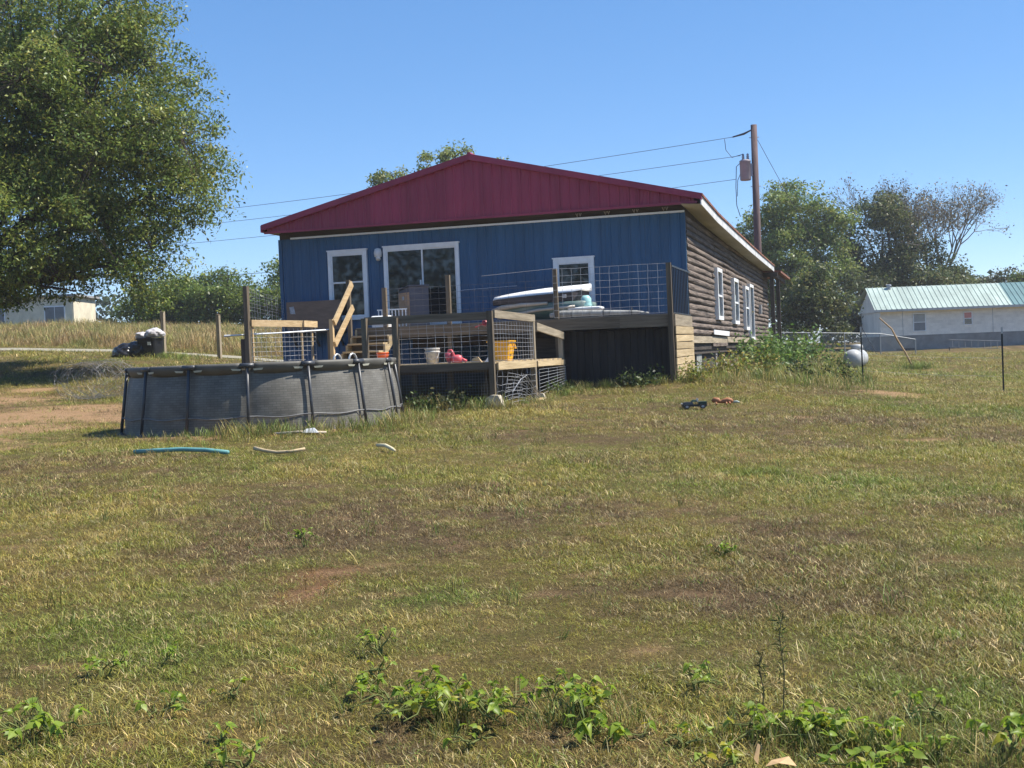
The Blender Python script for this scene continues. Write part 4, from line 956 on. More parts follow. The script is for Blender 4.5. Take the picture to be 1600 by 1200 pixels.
# ------------------------------------------------------------------ trees
BARK = mat('bark', (.075, .058, .045), .95, .3, 4, (3, 3, .6), bump=.6)
BARKP = mat('bark_pale', (.20, .175, .15), .95, .3, 4, (3, 3, .6), bump=.6)
LEAF = leafmat('tree_leaf', .38, .45, .4)
def tones(N, cols, rng, base=None, jit=.22):
    cols = np.array(cols); k = rng.integers(0, len(cols), N) if base is None else base
    return np.clip(cols[k] * (1 + rng.normal(0, jit, (N, 1))) * (1 + rng.normal(0, .06, (N, 3))), .004, 1)
def tree(name, label, base, lobes, ncl, nlf, leaf, cols, tr, spread=.5, group=None, seed=1, twigs=True, bark=None, aspect=.5, droop=.4, shell=.5, cat='tree', boughs=6, bsize=1.0):
    rng = np.random.default_rng(seed); rnd = random.Random(seed)
    bx_, by_ = base; bz_ = gz(bx_, by_) - .1
    t = thing(name, label, cat, (bx_, by_, bz_), group)
    L_ = np.array(lobes, float)
    S_ = []                                             # leafy boughs on the surface of each lobe leave dark pockets between them
    for (lx, ly, lz, rx, ry, rz) in lobes:
        m_ = (rx * ry * rz) ** (1 / 3)
        for q in range(max(5, int(boughs * m_ ** 1.3))):
            d = rng.normal(size=3); d /= np.linalg.norm(d); k_ = rng.uniform(.45, .85)
            S_.append((lx + d[0] * rx * k_, ly + d[1] * ry * k_, lz + d[2] * rz * k_, m_ * rng.uniform(.24, .42) * bsize))
    S_ = np.array(S_); pr = S_[:, 3] ** 1.7; pr /= pr.sum()
    li = rng.choice(len(S_), ncl, p=pr)
    d = rng.normal(size=(ncl, 3)); d[:, 2] += .25; d /= np.linalg.norm(d, axis=1)[:, None]
    CC = S_[li, :3] + d * S_[li, 3:4] * (shell + (1 - shell) * rng.random(ncl) ** .6)[:, None] * np.array([1.15, 1.15, .75])
    CC = CC[CC[:, 2] > bz_ + .5]; ncl = len(CC)
    cl_t = rng.integers(0, len(cols), ncl)
    P = np.repeat(CC, nlf, 0); sg = np.repeat(spread * (.6 + .8 * rng.random(ncl)), nlf)
    P = P + rng.normal(size=P.shape).clip(-1.5, 1.5) * sg[:, None] * np.array([1, 1, .62])
    sz = leaf * (.6 + .8 * rng.random(len(P)))
    kk = np.where(rng.random(len(P)) < .7, np.repeat(cl_t, nlf), rng.integers(0, len(cols), len(P)))
    V = leaf_quads(P - np.array([bx_, by_, bz_]), sz, aspect, droop, rng)
    me = fast_mesh('crown', V, 4, tones(len(P), cols, rng, kk)); me.materials.append(LEAF)
    o = bpy.data.objects.new('crown', me); COL.objects.link(o); o.parent = t
    bark = bark or BARK
    top = Vector(L_[np.argmax(L_[:, 2]), :3]); b0 = Vector((bx_, by_, bz_))
    cen = Vector(L_[:, :3].mean(0))
    fork = b0.lerp(Vector((cen.x * .5 + bx_ * .5, cen.y * .5 + by_ * .5, 0)), .5); fork.z = bz_ + (cen.z - bz_) * .45
    b = MB(); b.tube([b0 + Vector((0, 0, -.2)), b0 + Vector((0, 0, .3)), b0.lerp(fork, .5) + Vector((rnd.uniform(-.1, .1), 0, 0)), fork, fork.lerp(top, .6)], [tr * 1.35, tr * 1.05, tr * .9, tr * .75, tr * .3], 9)
    b.build('trunk', bark, t, True)
    b = MB(); nodes = []
    for (x, y, z, rx, ry, rz) in lobes:
        e = Vector((x, y, z)); m_ = fork.lerp(e, .5) + Vector((rnd.uniform(-.2, .2), rnd.uniform(-.2, .2), rz * .08))
        b.tube([fork, m_, e], [tr * .5, tr * .36, tr * .16], 6); nodes += [m_, e]
        for q in range(5):
            dd = Vector((rnd.gauss(0, 1), rnd.gauss(0, 1), rnd.gauss(.2, .8))).normalized()
            e2 = e + Vector((dd.x * rx, dd.y * ry, dd.z * rz)) * .7
            st = m_.lerp(e, rnd.uniform(.3, 1)); mm = st.lerp(e2, .5) + Vector((0, 0, .1))
            b.tube([st, mm, e2], [tr * .18, tr * .12, tr * .06], 5); nodes += [mm, e2]
    if twigs:
        NN = np.array([list(p) for p in nodes])
        for c in CC:
            j = int(((NN - c) ** 2).sum(1).argmin()); s_ = nodes[j]; c = Vector(c)
            b.tube([s_, s_.lerp(c, .55) + Vector((0, 0, .05 * (c - s_).length)), c], [tr * .026, tr * .018, tr * .008], 3, caps=False)
    b.build('branches', bark, t)
    return t
GREEN = [(.115, .170, .036), (.165, .225, .044), (.225, .280, .056), (.125, .180, .045), (.310, .330, .075)]
GREEN2 = [(.15, .21, .05), (.21, .27, .06), (.28, .31, .08), (.16, .215, .06)]
DRYG = [(.06, .075, .028), (.10, .10, .04), (.045, .055, .022), (.13, .11, .05)]
# the big shade tree on the left, its trunk just outside the picture
bx_, by_ = -13.0, 2.2
cx, cy = -10.8, 2.6
lobes = [(cx, cy, 9.4, 5.0, 5.0, 3.9), (cx + 4.3, cy - .4, 8.6, 3.4, 3.6, 3.3), (cx + 5.3, cy + 1.0, 6.6, 2.5, 3.0, 2.1), (cx + 2.6, cy + .8, 11.3, 3.4, 3.4, 2.5), (cx + 2.6, cy - 2.3, 5.6, 3.0, 2.6, 2.0), (cx + 4.4, cy + .4, 4.7, 2.5, 2.4, 1.3),
         (cx - 3.5, cy, 8.4, 3.6, 3.6, 3.3), (cx - 1.2, cy - 2.6, 6.4, 3.2, 2.6, 2.3), (cx + .6, cy + 2.6, 6.6, 3.3, 2.6, 2.4), (cx + 5.6, cy - .3, 8.0, 1.9, 2.2, 1.8), (cx + .8, cy - 1.0, 4.4, 3.0, 2.4, 1.2), (cx + 4.0, cy, 11.6, 2.6, 2.6, 2.0), (cx + 4.4, cy - .6, 4.3, 2.2, 1.8, .8), (cx - 1.5, cy - .5, 4.3, 3.0, 2.4, 1.1), (cx + 2.4, cy - 1.2, 4.2, 2.6, 2.2, .9)]
tree('shade_tree', 'huge leafy shade tree filling the upper left corner', (bx_, by_), lobes, 5600, 50, .122, GREEN, .34, .24, None, 3, True, aspect=.42, droop=.7, shell=.35, boughs=9)
# trees right of the house
tree('round_tree', 'tall round crowned green tree right behind the utility pole', (9.3, 58.5), [(9.5, 58.5, 9.7, 3.5, 2.8, 3.4), (7.4, 58.2, 8.4, 2.4, 2.2, 2.6), (11.7, 59, 9.0, 2.3, 2.0, 2.8), (6.5, 58, 6.8, 2.0, 1.6, 1.8), (9.0, 58, 6.4, 3.3, 2.6, 2.6), (11.4, 58.2, 5.2, 2.8, 2.2, 2.8)], 900, 44, .22, GREEN2, .30, .34, 'trees right of the house', 11, True, droop=.3)
tree('dark_tree', 'dark dense tree between the round tree and the bare topped tree', (15.4, 63), [(15.2, 63, 7.9, 3.4, 2.6, 3.5), (17.8, 63.6, 6.3, 3.4, 2.4, 3.4), (13.6, 62.6, 5.6, 2.4, 2.4, 2.6), (20.0, 64.4, 4.9, 2.4, 2.2, 2.0), (15.8, 63, 10.4, 2.0, 1.8, 1.5), (13.2, 62.4, 8.2, 1.7, 1.6, 2.0), (21.8, 65, 4.2, 1.6, 1.6, 1.6)], 900, 42, .22, [(.075, .105, .038), (.110, .140, .048), (.16, .18, .062), (.20, .20, .085)], .30, .36, 'trees right of the house', 12, True, droop=.3)
tree('bushy_tree', 'low bushy yellow green tree growing behind the far porch corner', (10.9, 41), [(10.9, 41, 4.5, 1.3, 1.3, 1.7), (12.3, 41.3, 3.2, 1.3, 1.3, 1.8), (10.4, 40.8, 2.8, 1.1, 1.2, 1.5), (12.0, 41, 5.0, .9, .9, 1.1)], 330, 38, .17, [(.07, .10, .03), (.14, .17, .045), (.19, .19, .05), (.055, .075, .026)], .14, .28, 'trees right of the house', 13, True)
tree('bushy_tree', 'low dark bushy tree beside the left end of the white trailer', (14.1, 55), [(13.8, 55, 4.4, 1.8, 1.6, 1.9), (12.9, 54.8, 2.8, 1.5, 1.5, 1.5), (14.9, 55.6, 2.6, 1.5, 1.4, 1.5)], 150, 30, .24, [(.04, .06, .024), (.065, .085, .03), (.10, .11, .045)], .16, .34, 'trees right of the house', 14, True)
# a thinning tree whose upper limbs are almost bare
def bare_tree(name, label, base, h, seed, leaf, nl, cols, group, lean=(0, 0), spread=.55):
    rnd = random.Random(seed); rng = np.random.default_rng(seed)
    bz_ = gz(*base) - .1; t = thing(name, label, 'tree', (*base, bz_), group)
    b = MB(); tips = []
    def grow(p, d, l, r_, dep):
        q = p + d * l * .5 + Vector((rnd.uniform(-.06, .06), rnd.uniform(-.06, .06), 0)) * l
        e = q + (d + Vector((0, 0, .12))).normalized() * l * .5
        b.tube([p, q, e], [r_, r_ * .85, r_ * .68], 5 if dep < 3 else 3, caps=False)
        if dep >= 6: tips.append(e); return
        if dep >= 4: tips.append(q)
        for k in range(3 if dep < 5 else 2):
            ax = Vector((rnd.gauss(0, 1), rnd.gauss(0, 1), rnd.gauss(0, .6))).normalized()
            nd = (d + ax * spread * rnd.uniform(.7, 1.3)).normalized()
            grow(e, nd, l * rnd.uniform(.68, .84), r_ * .62, dep + 1)
    grow(Vector((*base, bz_)), Vector((lean[0], lean[1], 1)).normalized(), h * .26, .20, 0)
    b.build('trunk', BARKP, t)
    TP = np.array([list(p) for p in tips])
    P = np.repeat(TP, nl, 0) + rng.normal(0, .22, (len(TP) * nl, 3))
    keep = rng.random(len(P)) < .85; P = P[keep]
    V = leaf_quads(P - np.array([*base, bz_]), leaf * (.5 + rng.random(len(P))), .5, .4, rng)
    me = fast_mesh('crown', V, 4, tones(len(P), cols, rng)); me.materials.append(LEAF)
    o = bpy.data.objects.new('crown', me); COL.objects.link(o); o.parent = t
bare_tree('bare_topped_tree', 'thin leaved tree with pale bare limbs fanning to the right', (18.5, 66), 11.8, 5, .15, 8, [(.17, .135, .08), (.13, .125, .065), (.22, .18, .115)], 'trees right of the house', (.14, 0))
bare_tree('bare_topped_tree', 'thin leaved grey tree rising above the dark tree', (15.8, 66), 13.0, 9, .17, 6, [(.12, .10, .055), (.085, .09, .04), (.17, .14, .085)], 'trees right of the house', (0, 0))
tree('edge_tree', 'dark tree at the right edge behind the trailer roof', (27.5, 76), [(27.0, 76, 5.6, 2.2, 1.8, 2.6), (28.9, 76, 6.6, 2.4, 2.0, 2.8)], 260, 36, .20, GREEN, .2, .32, 'trees right of the house', 15, False)
tree('edge_tree', 'small loose tree showing above the trailer roof ridge', (24.6, 76), [(24.6, 76, 5.3, 2.1, 1.7, 1.6), (22.8, 75.6, 4.8, 1.9, 1.6, 1.5), (26.0, 76, 5.0, 1.6, 1.5, 1.6)], 220, 36, .20, DRYG, .16, .32, 'trees right of the house', 16, False)
# tree tops showing over the roof
tree('far_tree', 'tree whose pale green top shows over the left roof slope near the ridge', (-9.6, 43), [(-9.4, 43, 13.5, 1.6, 1.4, 1.4), (-9.4, 43, 13.5, 1.2, 1.0, 1.1), (-11.2, 43, 12.9, .9, .9, 1.3), (-9.8, 43, 11, 2.2, 2.0, 1.6), (-8.0, 43, 12.2, 1.2, 1.0, .9), (-9.8, 43, 8.5, 2.6, 2.4, 2.2), (-6.2, 43, 12.0, .8, .8, 1.25)], 420, 36, .19, [(.22, .26, .06), (.30, .33, .08), (.16, .20, .05)], .25, .24, 'trees behind the roof', 21, True)
tree('far_tree', 'small tree top showing over the left roof slope halfway to the eave', (-13.3, 42), [(-13.6, 42, 12.2, 1.0, 1.0, 1.0), (-12.7, 42, 12.5, .7, .7, .8), (-13.2, 42, 12.3, 1.0, 1.0, .9), (-13.3, 42, 10.0, 2.0, 1.9, 1.9), (-13.3, 42, 7.4, 2.2, 2.0, 2.0)], 320, 36, .19, [(.22, .26, .07), (.30, .32, .09), (.16, .20, .05)], .22, .24, 'trees behind the roof', 22, True)
# hedge of trees left of the house, beyond the drive
hed = [(-25.2, 36.5, 2.6, 2.6, 'dark rounded tree furthest left in the row behind the meadow'), (-21.8, 37.0, 2.7, 3.1, 'mid green tree left in the row behind the meadow'), (-18.6, 38.2, 2.6, 3.5, 'dark green tree above the black bags in the back row'),
       (-15.6, 39.0, 2.4, 4.0, 'tallest green tree in the row left of the house'), (-13.0, 40.0, 2.2, 3.7, 'green tree in the row seen behind the tall gate post'), (-10.4, 41.0, 1.9, 3.7, 'brownish tree in the row beside the house corner')]
for k, (hx, hy, r_, h_, lb) in enumerate(hed):
    g0 = gz(hx, hy); h_ += .5; r_ *= 1.15
    tree('row_tree', lb, (hx, hy), [(hx, hy, g0 + h_ * .62, r_ * .8, r_ * .75, h_ * .40), (hx - .8, hy - .5, g0 + h_ * .35, r_ * .75, r_ * .7, h_ * .36), (hx + .9, hy - .4, g0 + h_ * .40, r_ * .7, r_ * .7, h_ * .36), (hx + .3, hy, g0 + h_ * .85, r_ * .45, r_ * .45, h_ * .2)],
         420, 36, .19, GREEN[:4] if k < 5 else [(.09, .075, .035), (.12, .085, .045), (.06, .06, .025), (.15, .12, .07)], .13, .34, 'row of trees behind the meadow', 30 + k, False, shell=.6)
# far woods closing the view all round, and behind the photographer (seen in the panes)
rng = np.random.default_rng(77); Ps = []; 
def band(xa, ya, xb, yb, h, n):
    t = rng.random(n); x = xa + (xb - xa) * t + rng.normal(0, 2.5, n); y = ya + (yb - ya) * t + rng.normal(0, 2.5, n)
    top = h * (.62 + .55 * fbm(x * .12 + 50, y * .12 + 50, 3)) 
    return np.stack([x, y, np.maximum(.3, 1 + top * rng.random(n) ** .7)], 1)
for q in ((-170, 60, -45, 118, 10, 9000), (-45, 118, 60, 128, 9, 9000), (60, 128, 150, 70, 10, 7000), (-120, -62, -20, -88, 14, 9000), (-20, -88, 90, -80, 14, 9000), (-120, -62, -170, 60, 12, 5000)):
    Ps.append(band(*q[:5], int(q[5] * 2.4)))
P = np.concatenate(Ps)
V = leaf_quads(P, 0.55 * (.7 + .8 * rng.random(len(P))), .8, .3, rng)
me = fast_mesh('distant_woods', V, 4, tones(len(P), [(.03, .05, .016), (.045, .07, .02), (.06, .08, .026)], rng)); me.materials.append(LEAF)
o = bpy.data.objects.new('distant_woods', me); COL.objects.link(o); props(o, 'far woods closing the horizon behind everything', 'woods', kind='stuff')
# ------------------------------------------------------------------ utility pole and wires
PX, PY = 9.72, 27.6
up = thing('utility_pole', 'weathered wooden utility pole with transformer behind the house', 'utility pole', (PX, PY, gz(PX, PY)))
PW = mat('pole_wood', (.125, .088, .085), .9, .25, 3, (4, 4, .4), bump=.4)
MB().tube([(PX - .03, PY, gz(PX, PY) - .3), (PX - .01, PY, 6), (PX, PY, 11.30)], [.18, .16, .135], 12).build('pole', PW, up, True)
tf = MB().lathe([(.0, -.44), (.22, -.44), (.24, -.40), (.24, .36), (.25, .37), (.25, .42), (.16, .47), (.0, .47)], (PX - .42, PY - .12, 9.32), 18).build('transformer', mat('can_grey', (.36, .31, .33), .5, .1, 4), up, True)
for k in range(2): MB().lathe([(.05, .0), (.07, .06), (.045, .10), (.07, .15), (.04, .19), (.06, .24), (.02, .30), (.0, .30)], (PX - .50 + .2 * k, PY - .12, 9.76), 10).build('bushing', mat('porcelain', (.30, .30, .33), .4), tf, True)
MB().box(PX - .22, PX - .10, PY - .16, PY - .08, 9.05, 9.6).build('bracket', mat('galv', (.4, .4, .42), .5, metal=.5), up)
for z in (10.75, 8.6): MB().tube([(PX - .22, PY, z), (PX + .22, PY, z)], .018, 5).build('bolt', mat('galv', (.4, .4, .42), .5, metal=.5), up)
MB().tube([(PX - .12, PY, 11.08), (PX - .45, PY + .05, 10.95), (PX - .95, PY + .1, 10.86)], [.03, .05, .03], 8).build('insulator', mat('insul_dark', (.06, .06, .07), .5), up)
WB = mat('cable_black', (.045, .05, .06), .6)
MB().tube([(PX - 1.3, PY + .1, 10.80), (PX - 1.25, PY, 10.3), (PX - 1.0, PY, 9.95), (PX - .5, PY - .12, 10.04)], .014, 5).build('jumper', WB, up)
MB().tube([(PX - .62, PY - .2, 9.65), (PX - .8, PY - .2, 9.5), (PX - .85, PY - .2, 8.6), (PX - .84, PY - .2, 7.8), (PX - .7, PY - .2, 7.3)], .017, 5).build('drop_cable', WB, up)
MB().tube([(PX - .62, PY - .2, 9.2), (PX - .76, PY - .2, 8.9), (PX - .80, PY - .2, 8.2)], .014, 5).build('drop_cable', WB, up)
def cable(label, a, b2, sag, r_=.012, n_=24):
    a, b2 = Vector(a), Vector(b2)
    pts = [a.lerp(b2, t) - Vector((0, 0, sag * 4 * t * (1 - t))) for t in np.linspace(0, 1, n_)]
    solid('power_line', MB().tube(pts, r_, 4, caps=False), WB, label, 'power line', a, group='power lines from the utility pole')
cable('uppermost power line running from the pole top over the roof', (PX - .95, PY + .1, 10.86), (-60, 36, 10.6), .9, .011)
cable('middle power line running left from the transformer', (PX - .6, PY - .12, 9.98), (-60, 34, 9.4), .7, .010)
cable('lowest power line running left from below the transformer', (PX - .85, PY - .2, 8.95), (-60, 33, 9.0), .9, .010)
cable('thin cable crossing low behind the shade tree', (-2, 36, 6.9), (-70, 34, 6.8), .1, .014)
cable('guy wire slanting right from the upper pole', (PX + .15, PY, 10.62), (14.6, 30.5, 1.0), .05, .012)
# ------------------------------------------------------------------ white trailer house on the right
tz0 = .82
tA = Vector((15.0, 49.75, 0)); tB = Vector((33.5, 55.05, 0)); td = (tB - tA).normalized(); tn = Vector((td.y, -td.x, 0))
tr = thing('trailer_house', 'white trailer house with pale green metal roof', 'mobile home', (14.5, 49.6, tz0))
def TP(u, v, z): p = tA + td * u - tn * v; return Vector((p.x, p.y, z))
def tbx(b, u0, u1, v0, v1, za, zb): return b.loft([[TP(u0, v0, za), TP(u1, v0, za), TP(u1, v1, za), TP(u0, v1, za)], [TP(u0, v0, zb), TP(u1, v0, zb), TP(u1, v1, zb), TP(u0, v1, zb)]])
TL = (tB - tA).length
WS = mat('trailer_white', (.82, .77, .69), .6, .10, 2, (1, 1, .3), rnd=.04); GS = mat('trailer_skirt', (.25, .245, .235), .7, .15, 2, rnd=.05)
tbx(MB(), .05, TL, .05, 4.2, tz0 - .3, 3.35).build('body', WS, tr)
tbx(MB(), 0, TL, 0, .06, tz0 - .25, 1.83).build('skirting', GS, tr)
tbx(MB(), -.03, .05, -.01, 4.2, tz0 - .25, 1.83).build('skirting', GS, tr)
for k in range(9):
    z = 1.84 + .17 * k
    tbx(MB(), .0, TL, .012 - .010 * 0, .06, z, z + .163).build('siding_board', WS, tr)
for u in (1.0, 5.1, 8.4, 11.8): tbx(MB(), u * 1.32, u * 1.32 + .03, -.004, .01, 1.84, 3.36).build('seam', mat('seam_grey', (.45, .45, .45), .6), tr)
GR = mat('green_metal', (.36, .435, .39), .5, .14, .8, (1, 1, 1), rnd=.06); GR2 = mat('teal_metal', (.11, .205, .215), .5, .1, .8, rnd=.05)
RS = MB()
def roofpanel(u0, u1, m_):
    b = MB(); a0 = TP(u0, -.40, 3.42); 
    ribs = []
    u = u0; pr = []
    while u < u1 - 1e-6:
        for du, h in ((0, 0), (.10, 0), (.115, .035), (.145, .035), (.16, 0)):
            if u + du < u1: pr.append((u + du, h))
        u += .305
    pr.append((u1, 0)); n_ = len(pr)
    b.add([TP(u_, -.40, 3.42 + h) for u_, h in pr] + [TP(u_ + .25, 2.3, 4.86 + h) for u_, h in pr], [(i, i + 1, n_ + i + 1, n_ + i) for i in range(n_ - 1)])
    b.build('roof_panel', m_, tr)
u = -.45
while u < TL:
    roofpanel(u, u + .915, GR if u < 7.6 else GR2); u += .915
b = MB(); b.add([TP(-.45, 5.0, 3.42), TP(TL, 5.0, 3.42), TP(TL, 2.3, 4.85), TP(-.2, 2.3, 4.85)], [(0, 1, 2, 3)]); b.build('rear_roof', GR, tr)
b = MB(); b.add([TP(-.02, .0, 3.3), TP(-.02, 4.6, 3.3), TP(-.02, 2.3, 4.75)], [(0, 1, 2)]); b.build('gable_end', WS, tr)
tbx(MB(), -.45, TL, -.42, -.36, 3.28, 3.42).build('fascia', mat('fascia_grey', (.5, .5, .48), .6), tr)
tbx(MB(), -.45, TL, -.38, .05, 3.29, 3.31).build('soffit', WS, tr)
def twin(u0, u1, z0_, z1_, lab, shade=None, mid=True):
    t_ = .05
    w_ = MB()
    for q in ((u0, u0 + t_, z0_, z1_), (u1 - t_, u1, z0_, z1_), (u0 + t_, u1 - t_, z1_ - t_, z1_), (u0 + t_, u1 - t_, z0_, z0_ + t_)): tbx(w_, q[0], q[1], -.03, .02, q[2], q[3])
    r_ = w_.build('window', WHITE, tr, label=lab)
    m_ = (z0_ + z1_) / 2
    tbx(MB(), u0 + t_, u1 - t_, -.004, .004, z0_ + t_, m_ - .02).build('pane', GLASS if shade else mat('screen_grey', (.20, .21, .22), .5), r_)
    tbx(MB(), u0 + t_, u1 - t_, -.004, .004, m_ + .02, z1_ - t_).build('pane', shade or mat('curtain_grey', (.36, .37, .36), .6), r_)
    tbx(MB(), u0 + t_, u1 - t_, -.02, .012, m_ - .02, m_ + .02).build('meeting_rail', WHITE, r_)
twin(1.95, 2.72, 2.05, 3.15, 'grey curtained trailer window near the left end')
twin(4.98, 5.52, 2.32, 3.12, 'small trailer window with a pink red blind', mat('blind_pink', (.60, .26, .24), .7))
twin(8.75, 9.9, 2.30, 2.95, 'trailer window at the right picture edge', WHITE)
tbx(MB(), 8.7, 9.9, -.05, .0, .7, 1.75).build('skirt_door', mat('dark_grey', (.09, .09, .1), .7), tr)
MB().lathe([(.12, 0), (.12, .2), (.17, .22), (.15, .3), (0, .33)], TP(1.2, 2.1, 4.72), 10).build('roof_vent', mat('galv', (.4, .4, .42), .5, metal=.5), tr)
tbx(MB(), .9, 2.0, -.012, .01, tz0 + .05, tz0 + .25).build('skirt_vent', mat('dark_grey', (.09, .09, .1), .7), tr)
# chain-link fence across the back
cf = thing('chain_link_fence', 'galvanised chain link fence running to the trailer house', 'fence', (10.6, 31, 1.0))
GV = mat('galv_fence', (.34, .36, .37), .5, .15, 6, metal=.4)
FP = [(10.0, 30.4), (11.6, 31.0), (13.2, 31.6), (14.8, 32.4), (16.4, 33.6)]
tops = [1.0, 1.0, 1.0, .98, .72]
for (x, y), h in zip(FP, tops): MB().tube([(x, y, gz(x, y) - .2), (x, y, gz(x, y) + h)], .028, 7).build('post', GV, cf)
for (a, ha), (b2, hb) in zip(list(zip(FP, tops))[:-1], list(zip(FP, tops))[1:]):
    A3 = Vector((*a, gz(*a) + ha)); B3 = Vector((*b2, gz(*b2) + hb))
    MB().tube([A3, B3], .02, 6).build('top_rail', GV, cf)
    b = MB(); n_ = 22
    for i in range(n_):
        for sgn in (1, -1):
            t0_, t1_ = i / n_, i / n_ + sgn * .55
            t1c = min(1, max(0, t1_)); fr_ = (t1c - t0_) / (t1_ - t0_)
            p0 = A3.lerp(B3, t0_) - Vector((0, 0, .02)); p1 = A3.lerp(B3, t1c) - Vector((0, 0, .02 + fr_ * .9))
            b.tube([p0, p1], .004, 3, caps=False)
    b.build('chain_mesh', GV, cf)
# white ladder lying against the fence line
la = thing('white_ladder', 'white ladder lying on its edge before the trailer skirting', 'ladder', (19, 47, 1.0))
p0 = Vector((18.7, 47.0, gz(18.7, 47) + .62)); p1 = Vector((21.4, 46.6, gz(21.4, 46.6) + .44))
for dz in (0, -.42): MB().tube([p0 + Vector((0, 0, dz)), p1 + Vector((0, 0, dz))], .022, 6).build('rail', mat('ladder_grey', (.28, .28, .28), .7), la)
for k in range(8):
    q = p0.lerp(p1, (k + .5) / 8); MB().tube([q, q - Vector((0, 0, .42))], .016, 6).build('rung', mat('ladder_grey', (.28, .28, .28), .7), la)
MB().beam(p0 + Vector((0, 0, -.42)), Vector((p0.x, p0.y, gz(p0.x, p0.y))), .05, .05).build('prop', wood('old', 'z'), la)
# propane tank
tkx, tky = 13.8, 18.6; tkz = gz(tkx, tky) - .10
tk = thing('propane_tank', 'pale grey propane tank end on in the grass', 'tank', (tkx, tky, tkz))
ax = Vector((.10, 1, 0)).normalized(); R_ = .34
prof = [(-1.35, .02), (-1.33, .16), (-1.25, .29), (-1.12, .33), (-.98, .355), (.98, .355), (1.12, .33), (1.25, .29), (1.33, .16), (1.35, .02)]
MB().tube([Vector((tkx, tky + 1.0, tkz + .45)) + ax * p_ for p_, _ in prof], [q for _, q in prof], 20).build('vessel', mat('tank_paint', (.40, .41, .41), .5, .15, 3), tk, True)
MB().lathe([(.22, 0), (.22, .13), (.19, .19), (.0, .21)], (tkx + .05, tky + .55, tkz + .775), 14).build('valve_dome', mat('tank_paint', (.52, .52, .50), .45), tk, True)
for q in (-.6, .6): MB().box(tkx - .28, tkx + .38, tky + 1 + q - .08, tky + 1 + q + .08, tkz - .1, tkz + .12).build('foot', mat('block_grey', (.22, .22, .21), .9), tk)
# T-posts
def tpost(x, y, h, label, lean=0):
    z = gz(x, y); t = thing('fence_post', label, 'fence post', (x, y, z), 'steel fence posts on the right')
    b = MB(); b.beam((x, y, z - .3), (x + lean, y, z + h - .14), .035, .008, up=(0, 1, 0)); b.beam((x, y + .019, z - .3), (x + lean, y + .019, z + h - .14), .008, .03, up=(0, 1, 0))
    for k in range(12): q = (k + 1) / 14; b.box(x + lean * q - .008, x + lean * q + .008, y - .014, y - .004, z + h * q, z + h * q + .02)
    b.build('shaft', mat('post_green', (.022, .028, .026), .6, .3, 8), t)
    MB().beam((x + lean * .9, y, z + h - .138), (x + lean, y, z + h), .038, .012, up=(0, 1, 0)).build('tip', mat('tip_pale', (.46, .47, .46), .6), t)
tpost(14.12, 2.5, 1.40, 'dark steel post with pale tip in front of the propane tank', -.02)
tpost(17.06, .55, 1.42, 'dark steel post with pale tip near the right edge', .0)
b = MB()
for h in (.35, .75): b.tube([(14.12, 2.5, gz(14.12, 2.5) + h), (15.6, 1.5, .42 + h), (17.06, .55, gz(17.06, .55) + h)], .0022, 3, caps=False)
solid('fence_wire', b, RWIRE, 'thin wires strung between the two dark steel posts', 'wire', (14.12, 2.5, .6))
# leaning stick
sx, sy = 15.9, 19.5
st = thing('leaning_stick', 'long crooked bare stick leaning out of a grass tuft', 'stick', (sx, sy, gz(sx, sy)))
MB().tube([(sx, sy, gz(sx, sy) - .15), (sx - .35, sy, gz(sx, sy) + .62), (sx - .62, sy, gz(sx, sy) + 1.10), (sx - .80, sy, gz(sx, sy) + 1.5), (sx - 1.22, sy, gz(sx, sy) + 1.92)], [.035, .032, .036, .030, .026], 7).build('shaft', mat('stick_tan', (.40, .27, .15), .8, .2, 6), st, True)
# wooden posts on the left
for (x, y, lb) in ((-8.92, 9.35, 'left one of two wooden posts beyond the pool, beside the black bags'), (-7.1, 9.9, 'right one of two wooden posts beyond the pool')):
    z = gz(x, y); t = thing('wooden_post', lb, 'post', (x, y, z), 'wooden posts beyond the pool')
    MB().beam((x, y, z - .4), (x + random.uniform(-.02, .02), y, z + 1.50), .12, .12, up=(0, 1, 0), wob=.006).build('shaft', wood('grey', 'z'), t)
    MB().lathe([(.075, 0), (.07, .01), (0, .03)], (x, y, z + 1.50), 6).build('cap', wood('old', 'z'), t)
# rubbish bags
def blob(name, c, rx, ry, rz, m_, seed, parent=None, amp=.16, freq=3.0):
    bm = bmesh.new(); bmesh.ops.create_icosphere(bm, subdivisions=4, radius=1); rr_ = random.Random(seed); ph = [rr_.uniform(0, 6) for _ in range(9)]
    for v in bm.verts:
        p_ = v.co.copy(); q = 0
        for k in range(3): q += math.sin(p_.x * freq * (k + 1) + ph[k]) * math.sin(p_.y * freq * (k + 1) + ph[k + 3]) * math.cos(p_.z * freq * (k + 1) + ph[k + 6]) / (k + 1)
        q2 = abs(math.sin(9 * p_.x + ph[0]) * math.sin(8 * p_.z + ph[1]))
        p_ *= 1 + amp * q - .07 * q2
        if p_.z < -.55: p_.z = -.55 - (p_.z + .55) * .1
        v.co = Vector((p_.x * rx, p_.y * ry, (p_.z + .55) * rz))
    me = bpy.data.meshes.new(name); bm.to_mesh(me); bm.free(); me.materials.append(m_)
    me.polygons.foreach_set('use_smooth', [True] * len(me.polygons))
    o = bpy.data.objects.new(name, me); COL.objects.link(o)
    o.location = Vector(c) - (org(parent) if parent else Vector((0, 0, 0)))
    if parent: o.parent = parent
    return o
BB = mat('bag_black', (.012, .012, .016), .28, .3, 4, bump=.6, bscale=9, spec=.6); WBG = mat('bag_white', (.52, .50, .52), .4, .25, 5, bump=.5, bscale=9)
gx_, gy_ = -9.35, 8.6
g0 = gz(gx_, gy_)
